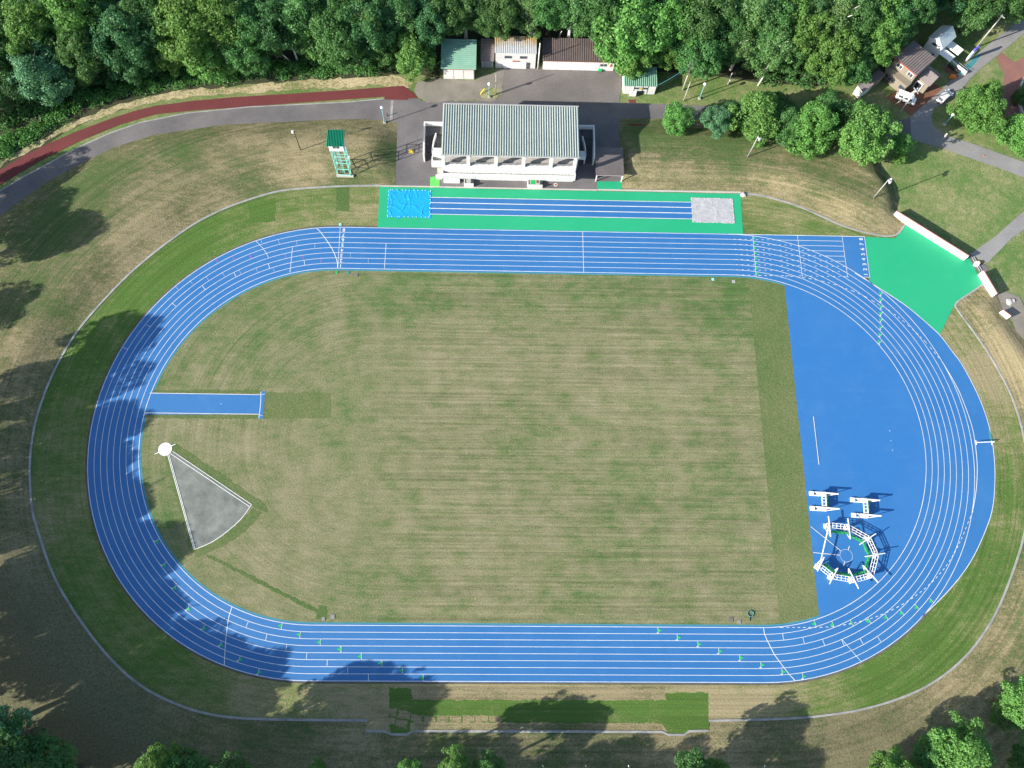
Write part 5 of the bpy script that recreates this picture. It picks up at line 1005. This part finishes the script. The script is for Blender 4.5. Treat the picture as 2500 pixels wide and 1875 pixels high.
F = [('dark', 10, 86, 9, 5.5, 'dark tree cut by the upper left edge of the wood'), ('dark', 12, 215, 6, 4.6, 'low dark tree at the left edge above the red path'),
 ('blue', 98, 182, 8, 5.8, 'pale bluish green tree with drooping clumps above the red path'), ('lime', 72, 78, 11, 5.6, 'yellow green tree just behind the pale bluish tree'), ('lime', 178, 40, 12, 6.2, 'bright yellow green tree top right of the pale bluish tree'),
 ('oak', 200, 128, 9, 5.4, 'deep green shaded tree touching the right side of the pale bluish tree'), ('dark', 297, 84, 10, 6.0, 'dark bluish tree in the shaded gap of the left wood'), ('dark', 318, 152, 6.5, 4.6, 'low shaded tree in the dark gap above the red path'),
 ('dark', 395, 60, 10, 4.6, 'narrow dark tree left of the big yellow green tree'), ('lime', 462, 66, 11, 6.8, 'big yellow green tree with a lit left side'), ('lime', 540, 52, 12, 6.2, 'yellow green tree right behind the big lit one'), ('lime', 500, 132, 7.5, 4.8, 'lower yellow green tree in front of the big lit one'),
 ('oak', 598, 126, 7.5, 4.6, 'rounded bluish tree left of the dead white branches'), ('oak', 600, 44, 12, 5.8, 'tall mid green tree behind the rounded bluish tree'), ('dark', 662, 60, 11, 5.4, 'dark tree behind the dead white branches'),
 ('birch', 728, 42, 11, 5.4, 'birch with bare white trunks showing right of the dead branches'), ('oak', 818, 92, 9, 6.0, 'dense clumpy green tree right of the bare birch trunks'), ('dark', 900, 60, 11, 5.6, 'dark tree with a light yellow sprig left of the tall birch'),
 ('lime', 905, 48, 14, 2.2, 'thin yellow green sprig rising out of a dark tree'), ('birch', 985, 44, 11, 4.6, 'tall pale birch behind the bright bushy tree'), ('bright', 1003, 128, 5.5, 4.6, 'bright bushy tree left of the green roofed garage'), ('dark', 1045, 52, 10, 4.8, 'dark tree behind the bright bushy tree'),
 ('birch', 1136, 24, 10, 4.2, 'drooping birch above the green roofed garage'), ('oak', 1190, 40, 9, 3.8, 'small dark tree above the narrow grey shed'), ('oak', 1228, 28, 10, 4.6, 'green tree above the left half of the white storehouse'), ('birch', 1300, 26, 10, 4.4, 'birch above the right half of the white storehouse'),
 ('birch', 1398, 24, 11, 4.8, 'wide birch above the left end of the long garage'), ('bright', 1545, 74, 10, 9.0, 'very large bright maple hanging over the long garage and the hut'), ('oak', 1470, 38, 11, 5.2, 'green tree between the wide birch and the large maple'),
 ('bright', 1548, 140, 5.5, 4.4, 'lower maple bough resting just above the hut roof'), ('lime', 1640, 60, 11, 5.6, 'green tree right behind the large maple'), ('oak', 1712, 130, 8, 5.4, 'rounded green tree behind the transformer pole'), ('oak', 1716, 42, 12, 6.2, 'tall tree above the transformer pole'),
 ('oak', 1778, 50, 11, 5.4, 'dense tree right of the one above the transformer pole'), ('birch', 1808, 112, 8, 4.2, 'birch with a short white trunk standing on the lawn edge'), ('birch', 1838, 46, 12, 5.2, 'pale yellow birch at the top behind the lawn edge'), ('birch', 1892, 122, 8, 5.2, 'wide birch with a leaning white trunk at the lawn edge'),
 ('oak', 1890, 44, 12, 5.4, 'tall green tree behind the wide birch'), ('lime', 1972, 82, 10, 5.4, 'yellow topped tree right of the wide birch'), ('lime', 2030, 128, 8, 5.4, 'broad tree left of the narrow shed'), ('birch', 2044, 44, 12, 5.2, 'greyish birch behind the broad tree'),
 ('oak', 2090, 30, 13, 5.6, 'dark crowned tree at the top above the brown house'), ('oak', 2078, 160, 5.5, 4.2, 'low tree beside the narrow shed'), ('lime', 2142, 100, 9, 4.6, 'yellow green tree overhanging the brown house'), ('oak', 2188, 52, 11, 4.8, 'tree behind the roof of the brown house'),
 ('oak', 2228, 12, 12, 4.8, 'tree at the top left of the white gabled house'), ('dark', 2310, -22, 10, 5.0, 'dark tree at the top behind the white gabled house'), ('oak', 2388, 18, 8, 5.6, 'tree at the top right beside the tall utility pole'), ('oak', 2470, -10, 9, 5.4, 'tree at the top right corner above the road')]
for k, px, py, hc, r, lb in F: ptree(k, px, py, hc, r * (1.0 if r > 8 else 1.14), lb, FG)
for k, px, py, hc, r in (('oak', 255, 45, 9, 5), ('dark', 360, 120, 6, 4), ('oak', 352, 30, 11, 5), ('lime', 415, 130, 6, 4.2), ('oak', 560, 100, 8, 4.5), ('oak', 660, 95, 7, 4.2), ('dark', 690, 20, 12, 5), ('lime', 765, 90, 7, 4), ('oak', 770, 20, 12, 5), ('dark', 870, 120, 6, 4.2), ('oak', 860, 25, 12, 5), ('oak', 940, 100, 7, 4.4), ('dark', 945, 25, 12, 5), ('oak', 1085, 25, 11, 5),
    ('oak', 1345, 8, 12, 5), ('lime', 1640, 120, 6, 4), ('oak', 1760, 125, 6, 4.2), ('dark', 1660, 20, 12, 5), ('oak', 1850, 100, 8, 4.4), ('oak', 1935, 120, 7, 4.4), ('lime', 1935, 30, 12, 5), ('dark', 1990, 30, 12, 5), ('oak', 2000, 150, 5, 3.6), ('oak', 2100, 95, 8, 4.8), ('lime', 2140, 35, 11, 5), ('dark', 120, 120, 8, 4.6), ('oak', 130, 20, 12, 5), ('dark', 250, 120, 7, 4.6), ('oak', 40, 140, 8, 4.6)):
    ptree(k, px, py, hc, r * 1.1, 'partly hidden tree filling a gap between the front trees of the wood', 'gap filling trees of the wood')
# the deeper wood: crowns that close the canopy behind the front rows
rr = random.Random(5); WG = 'trees deep in the wood'
for row, y0 in enumerate((108, 117, 126)):
    x = -150 + row * 3
    while x < 118:
        k = rr.choice(['oak', 'dark', 'lime', 'oak', 'birch', 'dark']); hc = rr.uniform(9, 12.5)
        tree(k, x, y0 + rr.uniform(-2, 2), hc, rr.uniform(4.8, 6.4), 'tree of the closed canopy deep in the wood at the top edge', WG); x += rr.uniform(7, 9.5)
for x, y in ((-118, 78), (-122, 92), (-112, 95), (-104, 99), (-128, 70), (-132, 84)): tree('dark' if x % 2 else 'oak', x + .0, y, 9.5, 5.6, 'shaded tree of the wood crowding the left picture edge', 'trees crowding the left edge')
# row of roadside trees above the right bank
RG = 'roadside trees on the right bank'
for k, px, py, hc, r, lb in (('bright', 1653, 298, 3.9, 3.7, 'first small round tree at the left end of the roadside row'), ('blue', 1746, 300, 4.2, 3.5, 'bluish green tree second from the left in the roadside row'), ('dark', 1795, 278, 3.6, 3.0, 'small shaded tree behind the bluish green one'),
  ('bright', 1845, 286, 5.6, 5.9, 'bright tree behind the loudspeaker pole'), ('oak', 1897, 262, 4.2, 4.0, 'darker tree tucked behind the bright one by the road'), ('oak', 1920, 312, 4.2, 4.6, 'green tree right of the loudspeaker pole'),
  ('lime', 1972, 322, 5.0, 5.8, 'wide yellow green tree in the middle of the roadside row'), ('oak', 2015, 284, 5.2, 5.2, 'upright tree right behind the wide yellow green one'), ('bright', 2105, 341, 5.8, 6.9, 'biggest and brightest tree at the right end of the roadside row'), ('bright', 2204, 350, 4.6, 2.5, 'slim young tree beside the biggest roadside tree at the junction'), ('bright', 2196, 384, 2.4, 1.8, 'little bush like tree below the slim young tree')):
    ptree(k, px, py, hc, r, lb, RG)
ptree('lime', 2390, 265, 4.8, 5.4, 'broad tree beside the brick plaza with its shade on the paving'); ptree('bright', 2420, 222, 4.6, 2.6, 'small tree joined to the right of the broad tree by the plaza'); ptree('bright', 2490, 322, 3.4, 4.6, 'bright rounded tree cut by the right picture edge below the plaza')
ptree('oak', 2496, 235, 1.8, 2.4, 'shrubby tree inside the curved stone planter')
# curved planter wall
t = thing('planter', 'curved pale stone planter wall at the right edge of the brick plaza', 'planter')
pp_ = smooth(GL("2500 190;2492 206;2486 222;2485 240;2488 262;2496 280;2504 292")); mbw = MB(); ribbon('', pp_, .45, -.03, None, mbw, h=.55); mbw.build('wall', M['concrete'], t); pxsheet('planter_soil', "2500 194;2489 222;2488 240;2491 262;2500 285;2540 280;2540 190", .25, M['soil'])
# bottom edge trees
BG = 'trees along the bottom edge'
for k, px, py, hc, r, lb in (('dark', 36, 1872, 12, 6.6, 'large dark tree in the lower left corner'), ('oak', 125, 1892, 11, 5.4, 'green tree beside the large dark corner tree'), ('blue', 0, 1800, 11, 5, 'bluish tree at the left edge above the corner tree'), ('lime', 392, 1882, 12, 4.6, 'yellow green tree top rising at the lower left edge'), ('oak', 462, 1896, 11, 4.4, 'darker tree right of the yellow green top'), ('oak', 560, 1915, 11, 5, 'shaded tree at the bottom edge right of the darker one'),
  ('bright', 780, 1872, 6, 1.5, 'tiny bright sapling by itself at the bottom edge'), ('bright', 1004, 1884, 8, 2.3, 'small bright tree left of the pointed bright tree'), ('bright', 1112, 1870, 8, 2.9, 'pointed bright tree at the bottom centre left'), ('oak', 1195, 1880, 7, 3.2, 'darker tree right of the pointed bright tree'),
  ('oak', 1690, 1896, 7, 4.0, 'tree at the bottom edge right of the cable shadow'), ('bright', 1740, 1884, 6, 2.6, 'bright bush like tree touching the tree by the cable shadow'), ('bright', 2335, 1834, 8, 5.2, 'large bright tree at the lower right'), ('oak', 2262, 1852, 6, 3.8, 'darker tree at the left foot of the large bright tree'), ('lime', 2165, 1888, 8, 4, 'tree at the bottom edge left of the large bright tree'),
  ('bright', 2488, 1712, 9, 4.6, 'bright tree at the right edge above the lower right corner'), ('oak', 2455, 1738, 5, 3, 'darker tree at the left foot of the right edge tree'), ('oak', 2505, 1866, 5, 3, 'green tree in the lower right corner')):
    ptree(k, px, py, hc, r, lb, BG)
ptree('bright', 2416, 1754, 1.0, .95, 'tiny round shrub alone between two bright trees')
# trees just outside the frame whose shade falls on the bank and the lanes
OG = 'tall trees beyond the picture edge'
for k, x, y, hc, r in (('oak', -125, 32, 13, 5.5), ('dark', -132, 38, 12, 6), ('oak', -118, 6, 14, 5.5), ('dark', -129, 18, 10, 5), ('oak', -126, -4, 16, 7), ('dark', -127, -16, 17, 7.5), ('oak', -125, -30, 17, 7.5), ('oak', -122, -44, 17, 7.5), ('oak', -128, 48, 9, 6), ('oak', -116, -13, 12.5, 5), ('lime', -118, -22, 13.5, 6), ('oak', -113, -29, 13, 5.8), ('oak', -109, -38, 13.5, 6.4), ('oak', -106, -48, 14, 6.4), ('dark', -117, -40, 16, 7.5), ('oak', -116, -54, 16, 7.5), ('lime', -101, -57, 15.5, 7), ('oak', -95, -67, 15, 7), ('dark', -107, -66, 16, 7.5), ('oak', -85, -72, 15, 7), ('lime', -74, -71, 14.5, 6), ('oak', -95, -80, 16, 7.5), ('oak', -80, -84, 16, 7.5), ('oak', -64, -73, 14, 6), ('oak', -55, -70.5, 13, 5), ('dark', -44, -72, 12, 5.4), ('oak', -34, -71, 11.5, 5), ('lime', -22, -72, 11.5, 5.2), ('oak', -9, -71, 11, 5), ('oak', 1, -72, 11, 5), ('lime', 13, -71, 10.5, 4.6), ('oak', 24, -70, 11, 4.4), ('oak', 46, -70, 13, 5.6), ('oak', 55, -69.5, 13.5, 5.6), ('lime', 64, -69, 13, 5.4), ('oak', 76, -71, 11, 5), ('oak', 99, -60, 10, 5)):
    tree(k, x, y, hc, r, 'tall tree of the wood standing beyond the picture edge', OG)

# dead birch trunks and branches at the wood edge, trunks on the lawn
def trunk(px, py, qx, qy, h, r, label, branches=0):
    a = G(px, py, 0); b = G(qx, qy, h); t = thing('dead_trunk', label, 'tree trunk', (*a, 0), 0, 'bare pale trunks at the wood edge'); d = Vector((b[0] - a[0], b[1] - a[1], h)); rr = random.Random(int(px))
    part(t, 'trunk', M['birch'], lambda q: q.tube([(0, 0, -.1), tuple(d * .35 + Vector((.15, 0, 0))), tuple(d * .7 - Vector((.1, 0, 0))), tuple(d)], [r, r * .85, r * .6, r * .3], 8))
    for i in range(branches):
        p = d * (.5 + .4 * i / branches); v = Vector((rr.uniform(-1.5, .3), rr.uniform(-.5, .8), rr.uniform(.4, 1.4)))
        part(t, 'branch', M['birch'], lambda q: q.tube([tuple(p), tuple(p + v * .6), tuple(p + v + Vector((-.3, .2, .1)))], [r * .4, r * .28, r * .12], 6))
trunk(714, 155, 655, 104, 6.5, .16, 'grey dead trunk bending left with bare branches', 5); trunk(728, 152, 697, 78, 8.5, .26, 'straight white dead trunk right of the bending one', 2)
trunk(784, 148, 762, 42, 11, .20, 'long white birch trunk left of the dense clumpy tree', 3); trunk(1134, 98, 1133, 62, 6, .16, 'thin white trunk behind the green roofed garage'); trunk(1363, 92, 1372, 76, 5, .22, 'leaning white trunk behind the long garage')
trunk(1778, 205, 1788, 178, 4.5, .22, 'stubby white trunk on the lawn below the short birch'); trunk(1851, 208, 1877, 158, 6.5, .24, 'leaning white trunk on the lawn below the wide birch'); trunk(1983, 180, 1996, 162, 4, .2, 'short white trunk at the shrub edge'); trunk(2100, 118, 2120, 78, 7, .22, 'bare white trunk inside the wood left of the brown house', 3)
for px, lb in ((1325, 'first white marker post from the left at the bottom edge'), (1428, 'middle white marker post at the bottom edge'), (1531, 'third white marker post at the bottom edge'), (1858, 'white marker post at the bottom edge far to the right')):
    p = GB(px, 1868); t = thing('marker_post', lb, 'post', p, 0, 'white posts at the bottom edge'); part(t, 'post', M['steel'], lambda q: q.tube([(.5, -1.2, 0), (-.15, .2, 2.6)], [.09, .07], 8)); part(t, 'cap', M['lamp'], lambda q: q.ball((-.15, .2, 2.65), .11, 8))

# ground cover of the wood edge (uncountable)
def scatter(name, spots, per, size, leaf, hmax, seed):
    rng = np.random.default_rng(seed); C = []; Nn = []
    for x, y, r, h in spots:
        n = int(per * r * r); a = rng.uniform(0, 6.283, n); q = r * np.sqrt(rng.random(n)); d = np.stack([q * np.cos(a), q * np.sin(a)], 1)
        z = h * np.sqrt(np.clip(1 - (q / r) ** 2, 0, 1)) * rng.uniform(.55, 1.05, n); C.append(np.stack([x + d[:, 0], y + d[:, 1], z], 1)); Nn.append(np.stack([d[:, 0] / r, d[:, 1] / r, np.full(n, .8)], 1))
    me = leafmesh(name, leaves(np.concatenate(C), np.concatenate(Nn), size, rng), LEAF[leaf]); return tag(link(name, me), kind='stuff')
def along(s, w, step, h, rr, r0=.9, r1=1.9):
    pl = resample(GL(s), step, False); o = []
    for p in pl:
        for _ in range(w): o.append((p[0] + rr.uniform(-1.6, 1.6), p[1] + rr.uniform(-.2, 4.2), rr.uniform(r0, r1), rr.uniform(.5, 1) * h))
    return o
rr = random.Random(3)
scatter('undergrowth', along("-30 400;60 352;150 292;260 246;360 222;460 208;560 196;680 186;800 180;900 176;960 172", 4, 1.2, 1.7, rr), 34, .21, 'under', 1.6, 1)
scatter('undergrowth', along("1040 176;1076 168", 2, 1.2, 2.2, rr) + along("1870 204;1930 208;2000 206;2070 196;2110 176", 3, 1.3, 1.5, rr) + along("-30 330;60 290;150 240;260 200;360 180;460 170;560 165", 3, 1.6, 2.2, rr, 1.2, 2.4), 26, .24, 'oak', 1.6, 2)
scatter('ground_cover', along("2350 150;2330 140;2322 132", 1, 1.0, .5, rr, .5, .9), 60, .12, 'under', .6, 4)
